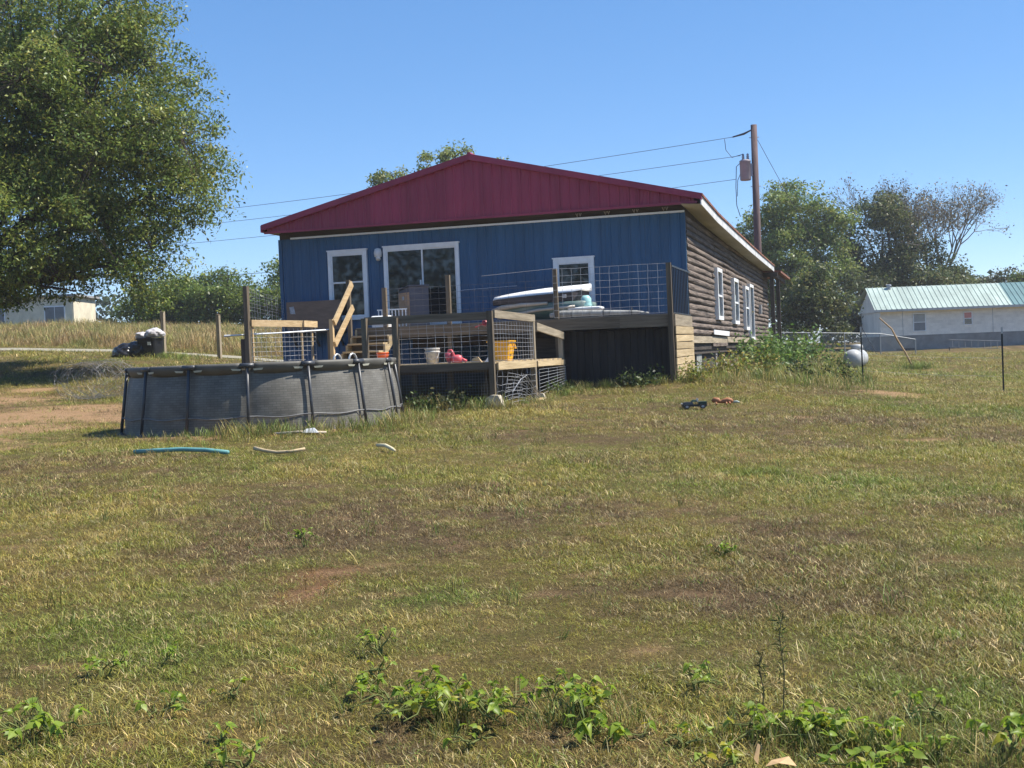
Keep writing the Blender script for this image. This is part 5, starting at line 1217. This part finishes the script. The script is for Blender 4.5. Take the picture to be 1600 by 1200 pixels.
bn = thing('rubbish_bin', 'open black bin overfull with rubbish beside the left wooden post', 'bin', (gx_ + .45, gy_, g0))
MB().loft([rrect(gx_ + .42, gy_, .55, .55, .08, g0 - .03), rrect(gx_ + .38, gy_, .68, .66, .09, g0 + .55), rrect(gx_ + .38, gy_, .74, .72, .09, g0 + .56), rrect(gx_ + .38, gy_, .74, .72, .09, g0 + .60)]).build('tub', mat('bin_black', (.014, .015, .018), .4, .2, 4), bn)
MB().box(gx_ + .50, gx_ + .62, gy_ - .365, gy_ - .345, g0 + .36, g0 + .47).build('sticker', WHITE, bn)
props(blob('black_bag', (gx_ - .45, gy_ - .25, g0 - .03), .42, .40, .30, BB, 1), 'shiny black rubbish bag slumped left of the bin', 'bag', 'rubbish bags by the drive')
props(blob('black_bag', (gx_ + .0, gy_ - .12, g0 - .03), .36, .36, .36, BB, 5), 'black rubbish bag wedged against the bin', 'bag', 'rubbish bags by the drive')
props(blob('white_bag', (gx_ + .15, gy_, g0 + .58), .28, .28, .16, WBG, 2, None, .2), 'pale rubbish bag on the left of the bin top', 'bag', 'rubbish bags by the drive')
props(blob('white_bag', (gx_ + .55, gy_, g0 + .62), .33, .28, .20, WBG, 3, None, .2), 'white rubbish bag heaped highest on the bin', 'bag', 'rubbish bags by the drive')
# tangled roll of fence wire
wx_, wy_ = -3.1, -3.1; wz_ = gz(wx_, wy_)
ro = thing('wire_roll', 'loosely tangled roll of fence wire on the lawn left of the pool', 'wire roll', (wx_, wy_, wz_))
rr_ = random.Random(3)
GWR = mat('wire_roll_grey', (.26, .25, .24), .5, .2, 6, metal=.3)
for part in range(3):
    b = MB()
    for k in range(15):
        yo = (part * 15 + k) / 45 * 1.2 - .6; a0 = rr_.uniform(0, 6); R2 = .54 + rr_.uniform(-.07, .06)
        pts = []
        for i in range(34):
            a = a0 + i / 33 * 2 * math.pi * rr_.uniform(.98, 1.02)
            rx = R2 * (1.12 + .05 * math.sin(3 * a + k)); rz = R2 * (.80 + .05 * math.sin(2 * a + k))
            pts.append((wx_ + rx * math.cos(a) + yo * .35 + .03 * rr_.gauss(0, 1), wy_ + yo * .9 + .03 * rr_.gauss(0, 1), wz_ + .46 + rz * math.sin(a) + .012 * rr_.gauss(0, 1)))
        b.tube(pts, .0022, 3, caps=False)
    for k in range(10):
        a = rr_.uniform(0, 2 * math.pi)
        b.tube([(wx_ + .58 * math.cos(a + .15 * q) + (q * .13 - .45) * .35, wy_ + (q * .13 - .45), wz_ + .46 + .42 * math.sin(a + .15 * q)) for q in range(8)], .002, 3, caps=False)
    b.build('wire_coil', GWR, ro)
# ------------------------------------------------------------------ cream trailer far left under the tree
cz = gz(-30, 33.5)
lt = thing('cream_trailer', 'pale cream trailer house half hidden under the shade tree', 'mobile home', (-30, 33.5, cz))
CA = Vector((-38.5, 29.6, 0)); CB = Vector((-28.6, 32.3, 0)); cd = (CB - CA).normalized(); cn_ = Vector((cd.y, -cd.x, 0))
def CP_(u, v, z): p = CA + cd * u - cn_ * v; return Vector((p.x, p.y, z))
def cbx(b, u0, u1, v0, v1, za, zb): return b.loft([[CP_(u0, v0, za), CP_(u1, v0, za), CP_(u1, v1, za), CP_(u0, v1, za)], [CP_(u0, v0, zb), CP_(u1, v0, zb), CP_(u1, v1, zb), CP_(u0, v1, zb)]])
CL = (CB - CA).length; c0 = 3.5
CW = mat('cream_siding', (.66, .60, .46), .7, .12, 2, rnd=.03)
cbx(MB(), 0, CL, 0, 3.6, c0 - .8, c0 + 2.4).build('body', CW, lt)
cbx(MB(), -.2, CL + .2, -.2, 3.8, c0 + 2.4, c0 + 2.52).build('roof', mat('roof_grey', (.3, .3, .3), .7), lt)
for k in range(int(CL / .6)): cbx(MB(), k * .6 + .01, k * .6 + .58, -.012, .004, c0 - .2, c0 + 2.39).build('siding_panel', CW, lt)
for u in (8.6, 5.2):
    wd_ = cbx(MB(), u, u + 1.2, -.04, .02, c0 + .85, c0 + 1.9).build('window', WHITE, lt)
    cbx(MB(), u + .07, u + .58, -.05, -.02, c0 + .92, c0 + 1.83).build('pane', mat('screen_grey', (.20, .21, .22), .5), wd_)
    cbx(MB(), u + .62, u + 1.13, -.05, -.02, c0 + .92, c0 + 1.83).build('pane', mat('screen_grey', (.20, .21, .22), .5), wd_)
gr = thing('porch_rail', 'pale pipe railing in front of the cream trailer', 'railing', CP_(7, -1, c0))
for (u0, u1) in ((6.6, 8.2), (9.2, 10.6)):
    for zz in (.35, .75): MB().tube([CP_(u0, -.8, c0 + zz), CP_(u1, -.8, c0 + zz - .1)], .03, 6).build('rail', mat('rail_grey', (.5, .5, .48), .5), gr)
    for u in (u0, u1): MB().tube([CP_(u, -.8, c0 - 1.0), CP_(u, -.8, c0 + .75)], .03, 6).build('post', mat('rail_grey', (.5, .5, .48), .5), gr)
# ------------------------------------------------------------------ grass: instanced tufts
GRASS = leafmat('grass_blade', .28, .45, .28, inst=True)
def tuft(nb, h, lean, wd, seed, spread=.05, flat=0.0):
    """one small tuft: tapered bent blades in three joints"""
    r_ = random.Random(seed); V = []; F = []; C_ = []
    for k in range(nb):
        a = r_.uniform(0, 6.283); x0 = r_.gauss(0, spread); y0 = r_.gauss(0, spread)
        hh = h * r_.uniform(.45, 1.15); le = lean * r_.uniform(.3, 1.6) * hh; w0 = wd * r_.uniform(.6, 1.3)
        if r_.random() < flat: le = hh * r_.uniform(1.2, 1.8); hh *= .28
        dx, dy = math.cos(a), math.sin(a); sx_, sy_ = -dy, dx
        tw = r_.uniform(-.8, .8); sx_, sy_ = sx_ * math.cos(tw) + dx * math.sin(tw), sy_ * math.cos(tw) + dy * math.sin(tw)
        n0 = len(V); t_ = r_.uniform(.5, 1.55); warm = r_.uniform(-.1, .16)
        for (t, q) in ((0, .8), (.45, 1.0), (.8, .6)):
            cx_, cy_, cz_ = x0 + dx * le * t * t, y0 + dy * le * t * t, hh * t * (1 - .12 * t) - .01
            V += [(cx_ + sx_ * w0 * q / 2, cy_ + sy_ * w0 * q / 2, cz_), (cx_ - sx_ * w0 * q / 2, cy_ - sy_ * w0 * q / 2, cz_)]
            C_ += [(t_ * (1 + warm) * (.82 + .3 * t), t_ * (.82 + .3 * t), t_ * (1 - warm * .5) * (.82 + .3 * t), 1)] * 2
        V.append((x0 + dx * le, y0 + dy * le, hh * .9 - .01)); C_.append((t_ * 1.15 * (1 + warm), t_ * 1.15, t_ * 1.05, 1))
        F += [(n0, n0+1, n0+3, n0+2), (n0+2, n0+3, n0+5, n0+4), (n0+4, n0+5, n0+6)]
    me = bpy.data.meshes.new('tuft'); me.from_pydata(V, [], F)
    at = me.attributes.new('blade', 'FLOAT_COLOR', 'POINT'); at.data.foreach_set('color', np.array(C_, np.float32).reshape(-1))
    me.materials.append(GRASS)
    return bpy.data.objects.new('tuft', me)
def scatter(name, label, cat, P, scl, tone, protos, seed=1, tilt=.12):
    """one object of many instanced tufts; points carry turn, size and colour"""
    rng = np.random.default_rng(seed); N = len(P)
    me = bpy.data.meshes.new(name); me.vertices.add(N); me.vertices.foreach_set('co', P.astype(np.float32).reshape(-1))
    rot = np.stack([rng.normal(0, tilt, N), rng.normal(0, tilt, N), rng.random(N) * 6.283], 1).astype(np.float32)
    a = me.attributes.new('turn', 'FLOAT_VECTOR', 'POINT'); a.data.foreach_set('vector', rot.reshape(-1))
    a = me.attributes.new('size', 'FLOAT', 'POINT'); a.data.foreach_set('value', scl.astype(np.float32))
    a = me.attributes.new('pick', 'INT', 'POINT'); a.data.foreach_set('value', rng.integers(0, len(protos), N).astype(np.int32))
    a = me.attributes.new('tone', 'FLOAT_COLOR', 'POINT'); a.data.foreach_set('color', np.concatenate([np.clip(tone, .003, 1), np.ones((N, 1))], 1).astype(np.float32).reshape(-1))
    me.materials.append(GRASS)
    o = bpy.data.objects.new(name, me); COL.objects.link(o); props(o, label, cat, kind='stuff')
    g = bpy.data.node_groups.new(name, 'GeometryNodeTree')
    g.interface.new_socket('Geometry', in_out='INPUT', socket_type='NodeSocketGeometry'); g.interface.new_socket('Geometry', in_out='OUTPUT', socket_type='NodeSocketGeometry')
    n = g.nodes; L = g.links; gi = n.new('NodeGroupInput'); go = n.new('NodeGroupOutput')
    iop = n.new('GeometryNodeInstanceOnPoints'); g2 = n.new('GeometryNodeGeometryToInstance')
    for pr in reversed(protos):
        oi = n.new('GeometryNodeObjectInfo'); oi.inputs['Object'].default_value = pr; oi.inputs['As Instance'].default_value = False
        L.new(oi.outputs['Geometry'], g2.inputs[0])
    def attr(nm, typ):
        q = n.new('GeometryNodeInputNamedAttribute'); q.data_type = typ; q.inputs['Name'].default_value = nm; return q.outputs['Attribute']
    L.new(gi.outputs[0], iop.inputs['Points']); L.new(g2.outputs[0], iop.inputs['Instance'])
    iop.inputs['Pick Instance'].default_value = True
    L.new(attr('pick', 'INT'), iop.inputs['Instance Index'])
    e2r = n.new('FunctionNodeEulerToRotation'); L.new(attr('turn', 'FLOAT_VECTOR'), e2r.inputs[0]); L.new(e2r.outputs[0], iop.inputs['Rotation'])
    L.new(attr('size', 'FLOAT'), iop.inputs['Scale'])
    L.new(iop.outputs[0], go.inputs[0])
    md = o.modifiers.new('tufts', 'NODES'); md.node_group = g
    return o
def field(d0, d1, dens, seed, margin=2.0):
    """random ground points in the part of the yard the lens can see, with a margin beside it"""
    rng = np.random.default_rng(seed)
    hw = .43 * d1 + margin; n_ = int(2 * hw * (d1 - d0) * dens)
    l = rng.uniform(-hw, hw, n_); d = rng.uniform(d0, d1, n_)
    k = np.abs(l) < .43 * d + margin; l = l[k]; d = d[k]
    x = EYE[0] + _r[0] * l + _d[0] * d; y = EYE[1] + _r[1] * l + _d[1] * d
    return x, y, d
def clear(x, y):
    m_ = ~((x > HX0 - .1) & (x < HX1 + .15) & (y > -.1) & (y < HY1))
    m_ &= np.hypot(x - PC.x, y - PC.y) > PR + .16
    m_ &= ~((x > 5.7) & (x < 7.9) & (y > -7.6) & (y < 0)); m_ &= ~((x > 3) & (x < 7.9) & (y > -5.5) & (y < 0)); m_ &= ~((x > 7.8) & (x < 10.3) & (y > -2.5) & (y < 0))
    m_ &= drive_d(x, y) > 1.05
    return m_
def sow(name, label, bands, protos, h_mul=1.0, seed=1):
    Xs, Ys, Ss, Ts = [], [], [], []
    rng = np.random.default_rng(seed)
    for i, (d0, d1, dens, sc_) in enumerate(bands):
        x, y, d = field(d0, d1, dens, seed * 100 + i)
        k = clear(x, y); x, y, d = x[k], y[k], d[k]
        c, cov = lawn(x, y)
        lush = fbm(x * .8 + 9, y * .8, 61)
        k = rng.random(len(x)) < cov ** 1.3 * (.50 + .65 * lush); x, y, c, lush = x[k], y[k], c[k], lush[k]
        N = len(x)
        pa = rng.random(N)
        c = np.where((pa < .14)[:, None], np.array([.52, .43, .21]) * (.7 + .6 * rng.random((N, 1))), c)
        c = np.where(((pa > .18) & (pa < .28))[:, None], np.array([.20, .27, .05]), c)
        c = c * (1 + rng.normal(0, .20, (N, 1)))
        Xs.append(x); Ys.append(y); Ss.append(sc_ * (.35 + 1.25 * lush * (.55 + .9 * fbm(x * 3.1, y * 3.1, 67))) * (.65 + .7 * rng.random(N))); Ts.append(c)
    x = np.concatenate(Xs); y = np.concatenate(Ys)
    scatter(name, label, 'grass', np.stack([x, y, ground_z(x, y)], 1), np.concatenate(Ss) * h_mul, np.concatenate(Ts), protos, seed)
short = [tuft(16, .044, .9, .0044, s_, .045, .50) for s_ in range(5)] + [tuft(11, .075, .7, .0045, 9, .04, .25)]
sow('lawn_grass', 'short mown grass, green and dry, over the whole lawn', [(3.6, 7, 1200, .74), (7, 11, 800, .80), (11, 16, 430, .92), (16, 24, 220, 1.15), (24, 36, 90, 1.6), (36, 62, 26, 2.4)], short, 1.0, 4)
# longer grass: pool foot, deck edge, posts
tall = [tuft(16, .26, .45, .008, 20 + s_, .06, .1) for s_ in range(4)]
rng = np.random.default_rng(8); px_, py_, ps_, pt_ = [], [], [], []
def fringe(x, y, s_, c): px_.append(x); py_.append(y); ps_.append(s_); pt_.append(c)
gcol = [(.17, .22, .05), (.27, .25, .075), (.38, .31, .13), (.13, .18, .04)]
for k in range(330):
    a = rng.uniform(math.radians(-150), math.radians(20)); r_ = PR + .30 + abs(rng.normal(0, .28))
    de = math.degrees(a)
    if de < -95 and rng.random() < .72: continue
    fringe(PC.x + r_ * math.cos(a), PC.y + r_ * math.sin(a), rng.uniform(.35, 1.0) * (1.15 if de > -80 else .7), gcol[rng.integers(0, 4)])
for k in range(150): fringe(rng.uniform(6.2, 8.4), -7.95 - abs(rng.normal(0, .25)), rng.uniform(.4, 1.2), gcol[rng.integers(0, 4)])
for k in range(120): fringe(rng.uniform(7.3, 10.4), rng.normal(-3.0, .15), rng.uniform(.4, .9), gcol[rng.integers(0, 4)])
for k in range(90): fringe(8.3 + abs(rng.normal(0, .25)), rng.uniform(-7.6, -2.9), rng.uniform(.3, .8), gcol[rng.integers(0, 4)])
for k in range(500): fringe(rng.uniform(10.5, 14.3), rng.uniform(-3.0, 9), rng.uniform(.5, 1.5), gcol[rng.integers(0, 4)])
for k in range(50): fringe(rng.normal(15.9, .28), rng.normal(19.4, .25), rng.uniform(.8, 1.4), gcol[0])
for k in range(160): fringe(rng.uniform(10.6, 13.4), rng.uniform(9, 22), rng.uniform(1.0, 2.0), gcol[rng.integers(0, 4)])
for k in range(60): fringe(rng.normal(-8.6, .8), rng.normal(8.6, .4), rng.uniform(.6, 1.1), gcol[0])
for k in range(420):                                  # a few long bents scattered over the lawn
    x, y, d = field(4, 20, .02, 900 + k)
    if len(x): fringe(x[0], y[0], rng.uniform(.25, .6), gcol[rng.integers(1, 4)])
for (vx, vy, vr, n_) in ((12.5, -23.6, .35, 60), (13.1, -23.6, .22, 30), (10.95, -24.1, .22, 25), (13.95, -23.7, .3, 40), (14.4, -23.8, .3, 40)):
    for k in range(n_): fringe(rng.normal(vx, vr * .6), rng.normal(vy, vr * .4), rng.uniform(.25, .55), gcol[rng.integers(0, 4)])
x = np.array(px_); y = np.array(py_); k = clear(x, y) | (x > 10.5); x = x[k]; y = y[k]
c = np.array(pt_)[k] * (1 + rng.normal(0, .2, (len(x), 1)))
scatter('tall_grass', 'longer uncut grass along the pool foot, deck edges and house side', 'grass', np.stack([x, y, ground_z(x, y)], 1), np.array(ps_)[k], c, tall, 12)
# brown meadow beyond the drive
mead = [tuft(22, .62, .35, .016, 40 + s_, .16, .05) for s_ in range(4)]
rng = np.random.default_rng(14); n_ = 15000
x = rng.uniform(-46, -1, n_); y = rng.uniform(11, 36, n_)
k = (drive_d(x, y) > 1.5) & (y > np.interp(x, [q[0] for q in DRIVE], [q[1] for q in DRIVE])) & ((x < -1.2) | (y > 24)); x, y = x[k], y[k]
f_ = fbm(x * .35, y * .35, 71); g_ = fbm(x * 1.1, y * 1.1, 75)
c = np.array([.42, .31, .15])[None] * (1 - np.clip((g_ - .42) * 4, 0, 1))[:, None] + np.array([.26, .28, .08])[None] * np.clip((g_ - .40) * 4, 0, 1)[:, None]
c = c * (1 + rng.normal(0, .22, (len(x), 1))); 
near = np.clip((drive_d(x, y) - 1.4) / 1.5, .25, 1)
scatter('meadow_grass', 'tall brown uncut meadow beyond the gravel drive', 'grass', np.stack([x, y, ground_z(x, y)], 1), (.36 + .9 * f_) * near * (.7 + .6 * rng.random(len(x))), c, mead, 16)

# ------------------------------------------------------------------ leafy weeds along the house
WLEAF = leafmat('weed_leaf', .35, .5, .35)
def weed(label, x, y, r_, h, nl, leaf, cols, seed, group='weeds along the house side'):
    rng = np.random.default_rng(seed); z = gz(x, y); t = thing('weed_clump', label, 'weed', (x, y, z), group)
    b = MB(); P = []
    for k in range(int(9 + nl / 60)):
        a = rng.uniform(0, 6.283); q = r_ * math.sqrt(rng.random()); hh = h * rng.uniform(.5, 1.05) * (1 - .4 * (q / r_) ** 2)
        s0 = Vector((x + q * .6 * math.cos(a), y + q * .6 * math.sin(a), z - .03)); e = Vector((x + q * math.cos(a), y + q * math.sin(a), z + hh)); m_ = s0.lerp(e, .5) + Vector((rng.normal(0, .03), rng.normal(0, .03), .04))
        b.tube([s0, m_, e], [.008, .006, .003], 4, caps=False)
        n_ = int(nl / (9 + nl / 60)); tt_ = rng.random(n_) ** .7
        Q = np.array([list(s0.lerp(e, float(q_))) for q_ in tt_]); P.append(Q + rng.normal(0, .055 + .05 * r_, Q.shape))
    b.build('stems', mat('weed_stem', (.13, .13, .05), .8), t)
    P = np.concatenate(P); P[:, 2] = np.maximum(P[:, 2], z + .02)
    V = leaf_quads(P - np.array([x, y, z]), leaf * (.6 + .8 * rng.random(len(P))), .5, .1, rng)
    me = fast_mesh('foliage', V, 4, tones(len(P), cols, rng)); me.materials.append(WLEAF)
    o = bpy.data.objects.new('foliage', me); COL.objects.link(o); o.parent = t
YG = [(.19, .24, .04), (.27, .26, .05), (.11, .15, .03), (.32, .24, .06)]; BG = [(.13, .22, .05), (.18, .28, .06), (.09, .16, .04)]; DKG = [(.03, .05, .018), (.05, .08, .02), (.02, .035, .012)]
weed('dark weeds growing at the foot of the deck front', 9.75, -3.05, .50, .42, 520, .08, DKG + [(.09, .13, .03)], 1)
weed('yellow green weeds at the foot of the stacked skirt boards', 10.75, -2.6, .40, .45, 480, .075, YG, 2)
weed('yellowing weeds against the pale skirting of the log wall', 11.15, .2, .60, .65, 700, .085, YG + [(.16, .10, .05)], 3)
weed('sprawling yellow weeds below the first log wall window', 11.4, 3.6, .85, .80, 900, .10, YG, 4)
weed('bright green bush below the second log wall window', 11.3, 9.0, 1.0, 1.35, 1100, .13, BG, 5)
weed('tall bright green bush in front of the side door', 11.4, 13.4, 1.1, 1.45, 1100, .14, BG, 6)
weed('green bush at the porch corner', 11.9, 18.3, 1.2, 1.5, 1000, .16, BG + YG[:1], 7)
weed('dark weeds in the open grass right of the house', 12.6, 1.3, .55, .50, 520, .08, DKG + YG[:1], 8)
weed('dark spiky weeds left of the steel post', 13.5, 2.2, .5, .55, 520, .08, DKG + YG[:2], 9)
weed('weeds leaning on the left of the propane tank', 13.1, 17.4, .6, .75, 380, .10, DKG + BG, 10)
weed('leafy weed against the pool side of the lower deck front', 6.85, -8.25, .28, .42, 300, .07, [(.05, .085, .022), (.09, .14, .03)], 11)
weed('dry leafy weed left of the lower deck corner post', 7.40, -8.20, .36, .38, 340, .07, [(.06, .075, .025), (.13, .12, .05), (.045, .06, .02)], 12)
weed('green weed under the low side rail of the lower deck', 8.3, -4.3, .35, .35, 320, .06, [(.06, .10, .03), (.10, .14, .04)], 13)
# ------------------------------------------------------------------ broad leaved vines in the foreground
def leafmesh(fold, droop, seed):
    r_ = random.Random(seed)
    half = [(0, 0), (.24, .08), (.36, .28), (.32, .52), (.17, .82), (0, 1.15)]
    V = []; F = []; n_ = len(half)
    for (w_, l_) in half: V.append((0, l_, -droop * l_ * l_ + .0))
    for sgn in (1, -1):
        for (w_, l_) in half: V.append((sgn * w_, l_, -droop * l_ * l_ + fold * w_ + r_.uniform(-.03, .03)))
    for i in range(n_ - 1):
        F.append((i, n_ + i, n_ + i + 1, i + 1)); F.append((i, i + 1, 2 * n_ + i + 1, 2 * n_ + i))
    me = bpy.data.meshes.new('leaf'); me.from_pydata(V, [], F); me.polygons.foreach_set('use_smooth', [True] * len(F)); return me
def vleaf(name, col, col2):
    m_ = bpy.data.materials.new(name); m_.use_nodes = True; n = m_.node_tree.nodes; L = m_.node_tree.links; p = n['Principled BSDF']
    oi = n.new('ShaderNodeObjectInfo'); tc = n.new('ShaderNodeTexCoord'); nz = n.new('ShaderNodeTexNoise'); nz.inputs['Scale'].default_value = 3; L.new(tc.outputs['Object'], nz.inputs['Vector'])
    ad = n.new('ShaderNodeMath'); ad.operation = 'MULTIPLY_ADD'; ad.inputs[1].default_value = .6; ad.inputs[2].default_value = -.05
    a2 = n.new('ShaderNodeMath'); a2.operation = 'MULTIPLY_ADD'; a2.inputs[1].default_value = .6
    L.new(nz.outputs[0], ad.inputs[0]); L.new(oi.outputs['Random'], a2.inputs[0]); L.new(ad.outputs[0], a2.inputs[2])
    mx = n.new('ShaderNodeMix'); mx.data_type = 'RGBA'; mx.inputs[6].default_value = (*col, 1); mx.inputs[7].default_value = (*col2, 1)
    L.new(a2.outputs[0], mx.inputs[0]); L.new(mx.outputs[2], p.inputs['Base Color']); p.inputs['Roughness'].default_value = .45
    tr_ = n.new('ShaderNodeBsdfTranslucent'); L.new(mx.outputs[2], tr_.inputs[0]); ms = n.new('ShaderNodeMixShader'); ms.inputs[0].default_value = .5
    L.new(p.outputs[0], ms.inputs[1]); L.new(tr_.outputs[0], ms.inputs[2]); L.new(ms.outputs[0], n['Material Output'].inputs[0])
    return m_
VG = vleaf('vine_green', (.12, .215, .02), (.37, .47, .05)); VY = vleaf('vine_yellow', (.42, .36, .02), (.30, .33, .03))
LM = []
for k in range(4):
    for m_ in (VG, VY):
        me = leafmesh((.25, .45, .1, .6)[k], (.1, .35, .2, .5)[k], k); me.materials.append(m_); LM.append(me)
VS = mat('vine_stem', (.13, .15, .04), .7)
def vine(label, x, y, r_, h, n_, size, seed, yel=.1, cat='plant', group='broad leaved vines in the foreground'):
    r = random.Random(seed); z = gz(x, y); t = thing('vine_plant', label, cat, (x, y, z), group)
    b = MB()
    n_ = int(n_ * 1.25); size *= .86 if r_ > .12 else .78; h *= .78; r_ *= 1.3; runs = max(4, n_ // 6)
    cnt = 0
    for q in range(runs):
        a = r.uniform(0, 6.283); L_ = r_ * r.uniform(.5, 1.1); pts = []
        for i in range(6):
            s_ = i / 5; px = x + math.cos(a) * L_ * s_ + r.gauss(0, .012); py = y + math.sin(a) * L_ * .7 * s_ + r.gauss(0, .012)
            pts.append(Vector((px, py, z + .01 + h * (1 - (1 - s_) ** 2 if i < 4 else .85) * r.uniform(.55, 1.0) * (1 - .45 * s_))))
        pts[0].z = z - .02
        b.tube(pts, [.005, .0045, .004, .0035, .003, .002], 5)
        for j in range(n_ // runs // 3 + 1):
            s_ = r.uniform(.25, 1.0) * 4.99; i = int(s_); base = pts[i].lerp(pts[i + 1], s_ - i)
            pa = r.uniform(0, 6.283); pe = base + Vector((math.cos(pa) * .035, math.sin(pa) * .035, r.uniform(.02, .06)))
            b.tube([base, pe], .0025, 4)
            for k in (-1, 0, 1):
                o = bpy.data.objects.new('leaf', LM[r.randrange(4) * 2 + (1 if r.random() < yel else 0)]); COL.objects.link(o); o.parent = t
                o.location = pe - Vector((x, y, z)); sc_ = size * r.uniform(.7, 1.2) * (1.0 if k == 0 else .85); o.scale = (sc_, sc_, sc_)
                o.rotation_euler = Euler((r.uniform(-.9, .7), r.uniform(-.8, .8), pa - math.pi / 2 + k * 1.25 + r.uniform(-.25, .25)), 'XYZ')
                cnt += 1
    b.build('stem', VS, t)
vine('largest broad leaved vine clump in the centre foreground', 12.58, -23.60, .34, .19, 105, .050, 1, .14)
vine('left trailing end of the central vine clump', 12.24, -23.48, .24, .11, 36, .046, 2, .06)
vine('vine clump with yellow leaves right of the central clump', 13.08, -23.52, .20, .17, 44, .053, 3, .26)
vine('low vine tail below the yellow leaved clump', 13.22, -23.85, .15, .08, 24, .055, 4, .1)
vine('broad leaved plant at the left bottom edge', 10.90, -24.12, .22, .15, 40, .055, 5, .05)
vine('small leafy sprig near the bottom left', 11.30, -23.80, .14, .09, 14, .042, 6, .0)
vine('tiny sprig of two or three leaves on dry grass at bottom', 11.75, -24.1, .05, .07, 6, .045, 7, .3)
vine('vine sprig cut by the bottom edge left of centre', 11.98, -24.35, .12, .10, 14, .05, 8, .1)
vine('yellowish vine sprig cut by the bottom edge right of centre', 13.72, -24.08, .12, .09, 15, .05, 9, .25)
vine('vine patch left of the thin weeds at the bottom right', 13.86, -23.62, .22, .12, 36, .05, 10, .08)
vine('vine patch in the right foreground', 14.15, -23.72, .25, .13, 44, .05, 11, .1)
vine('low vine at the bottom right with a yellow leaf', 14.28, -24.05, .21, .10, 34, .05, 12, .12)
vine('vine at the right picture edge', 14.72, -23.75, .18, .18, 24, .055, 13, .08)
vine('small vine sprig high on the right foreground', 14.50, -23.40, .12, .12, 14, .045, 17, .02)
vine('lone green weed in the middle distance left', 10.26, -20.15, .10, .22, 26, .036, 14, .0)
vine('lone small green weed on the dead patch right of centre', 13.27, -20.11, .10, .08, 14, .042, 15, .05)
vine('leafy weed among grass at the left foreground', 10.72, -23.35, .13, .13, 20, .036, 16, .0)
vine('leafy weed left of centre in the foreground', 11.92, -22.80, .10, .16, 22, .036, 18, .0)
vine('small weed between the two left foreground weeds', 10.98, -23.10, .10, .10, 14, .034, 19, .0)
vine('low green sprig left of the thin weeds', 13.50, -23.15, .11, .12, 16, .042, 20, .0)
sprigs = [(12.75, -23.95, 'tiny sprig just below the central vine clump'), (12.9, -23.2, 'tiny sprig behind the gap between the two central clumps'), (11.5, -23.55, 'tiny sprig left of the bottom centre on dry grass'), (13.55, -23.85, 'tiny sprig between the yellow leaved clump and the right patches'), (12.05, -23.15, 'tiny sprig above the left trailing vine end'), (14.45, -23.85, 'tiny sprig between the right hand vine patches')]
for k, (x, y, lb) in enumerate(sprigs): vine(lb, x, y, .07, .07, 6, .040, 40 + k, .15)
# thin upright weeds
def spire(label, x, y, h, seed):
    rng = np.random.default_rng(seed); z = gz(x, y); t = thing('thin_weed', label, 'weed', (x, y, z), 'thin upright weeds in the foreground')
    MB().tube([(x, y, z - .02), (x + .01, y, z + h * .4), (x - .005, y, z + h * .75), (x + .015, y, z + h)], [.0032, .003, .0022, .0012], 5).build('stem', mat('weed_brown', (.10, .09, .05), .8), t)
    tt_ = rng.random(int(260 * h)) ** .7; P = np.stack([x + rng.normal(0, .006, len(tt_)), y + rng.normal(0, .006, len(tt_)), z + h * (.12 + .88 * tt_)], 1)
    V = leaf_quads(P - np.array([x, y, z]), .032 * (.5 + rng.random(len(P))), .16, -.5, rng)
    me = fast_mesh('foliage', V, 4, tones(len(P), [(.06, .085, .025), (.09, .12, .03), (.05, .055, .02)], rng)); me.materials.append(WLEAF)
    o = bpy.data.objects.new('foliage', me); COL.objects.link(o); o.parent = t
spire('taller of the two thin upright weeds at lower right', 13.89, -23.37, .42, 1)
spire('shorter of the two thin upright weeds at lower right', 13.81, -23.42, .27, 2)
# dry leaf scraps
dl = MB()
q = Vector((13.92, -24.02, gz(13.92, -24.02) + .02))
dl.add([q + Vector(v) for v in ((-.05, -.02, 0), (.0, -.035, .02), (.06, -.01, .005), (.03, .03, .025), (-.03, .025, .01))], [(0, 1, 2, 3, 4)])
dl.add([q + Vector(v) for v in ((-.09, .0, .02), (-.075, -.005, .0), (-.068, .03, .06), (-.078, .035, .065))], [(0, 1, 2, 3)])
sd_ = solid('dry_leaf', dl, mat('dead_leaf', (.50, .33, .17), .8, .2, 9), 'curled tan dead leaf on the bottom right grass', 'leaf', q)

# ------------------------------------------------------------------ thin summer haze over the whole place
hz = MB().box(-2000, 2000, -2000, 2000, -1.6, 19.0).build('haze', mat('unused', (1, 1, 1)), None, kind='stuff')
props(hz, 'thin summer haze in the air over the whole yard', 'haze')
hz.data.materials.clear()
hm = bpy.data.materials.new('haze_air'); hm.use_nodes = True
for q in list(hm.node_tree.nodes):
    if q.type != 'OUTPUT_MATERIAL': hm.node_tree.nodes.remove(q)
pv = hm.node_tree.nodes.new('ShaderNodeVolumePrincipled')
pv.inputs['Color'].default_value = (.92, .95, 1.0, 1); pv.inputs['Density'].default_value = .00055; pv.inputs['Anisotropy'].default_value = .2
hm.node_tree.links.new(pv.outputs[0], hm.node_tree.nodes['Material Output'].inputs['Volume'])
hz.data.materials.append(hm)
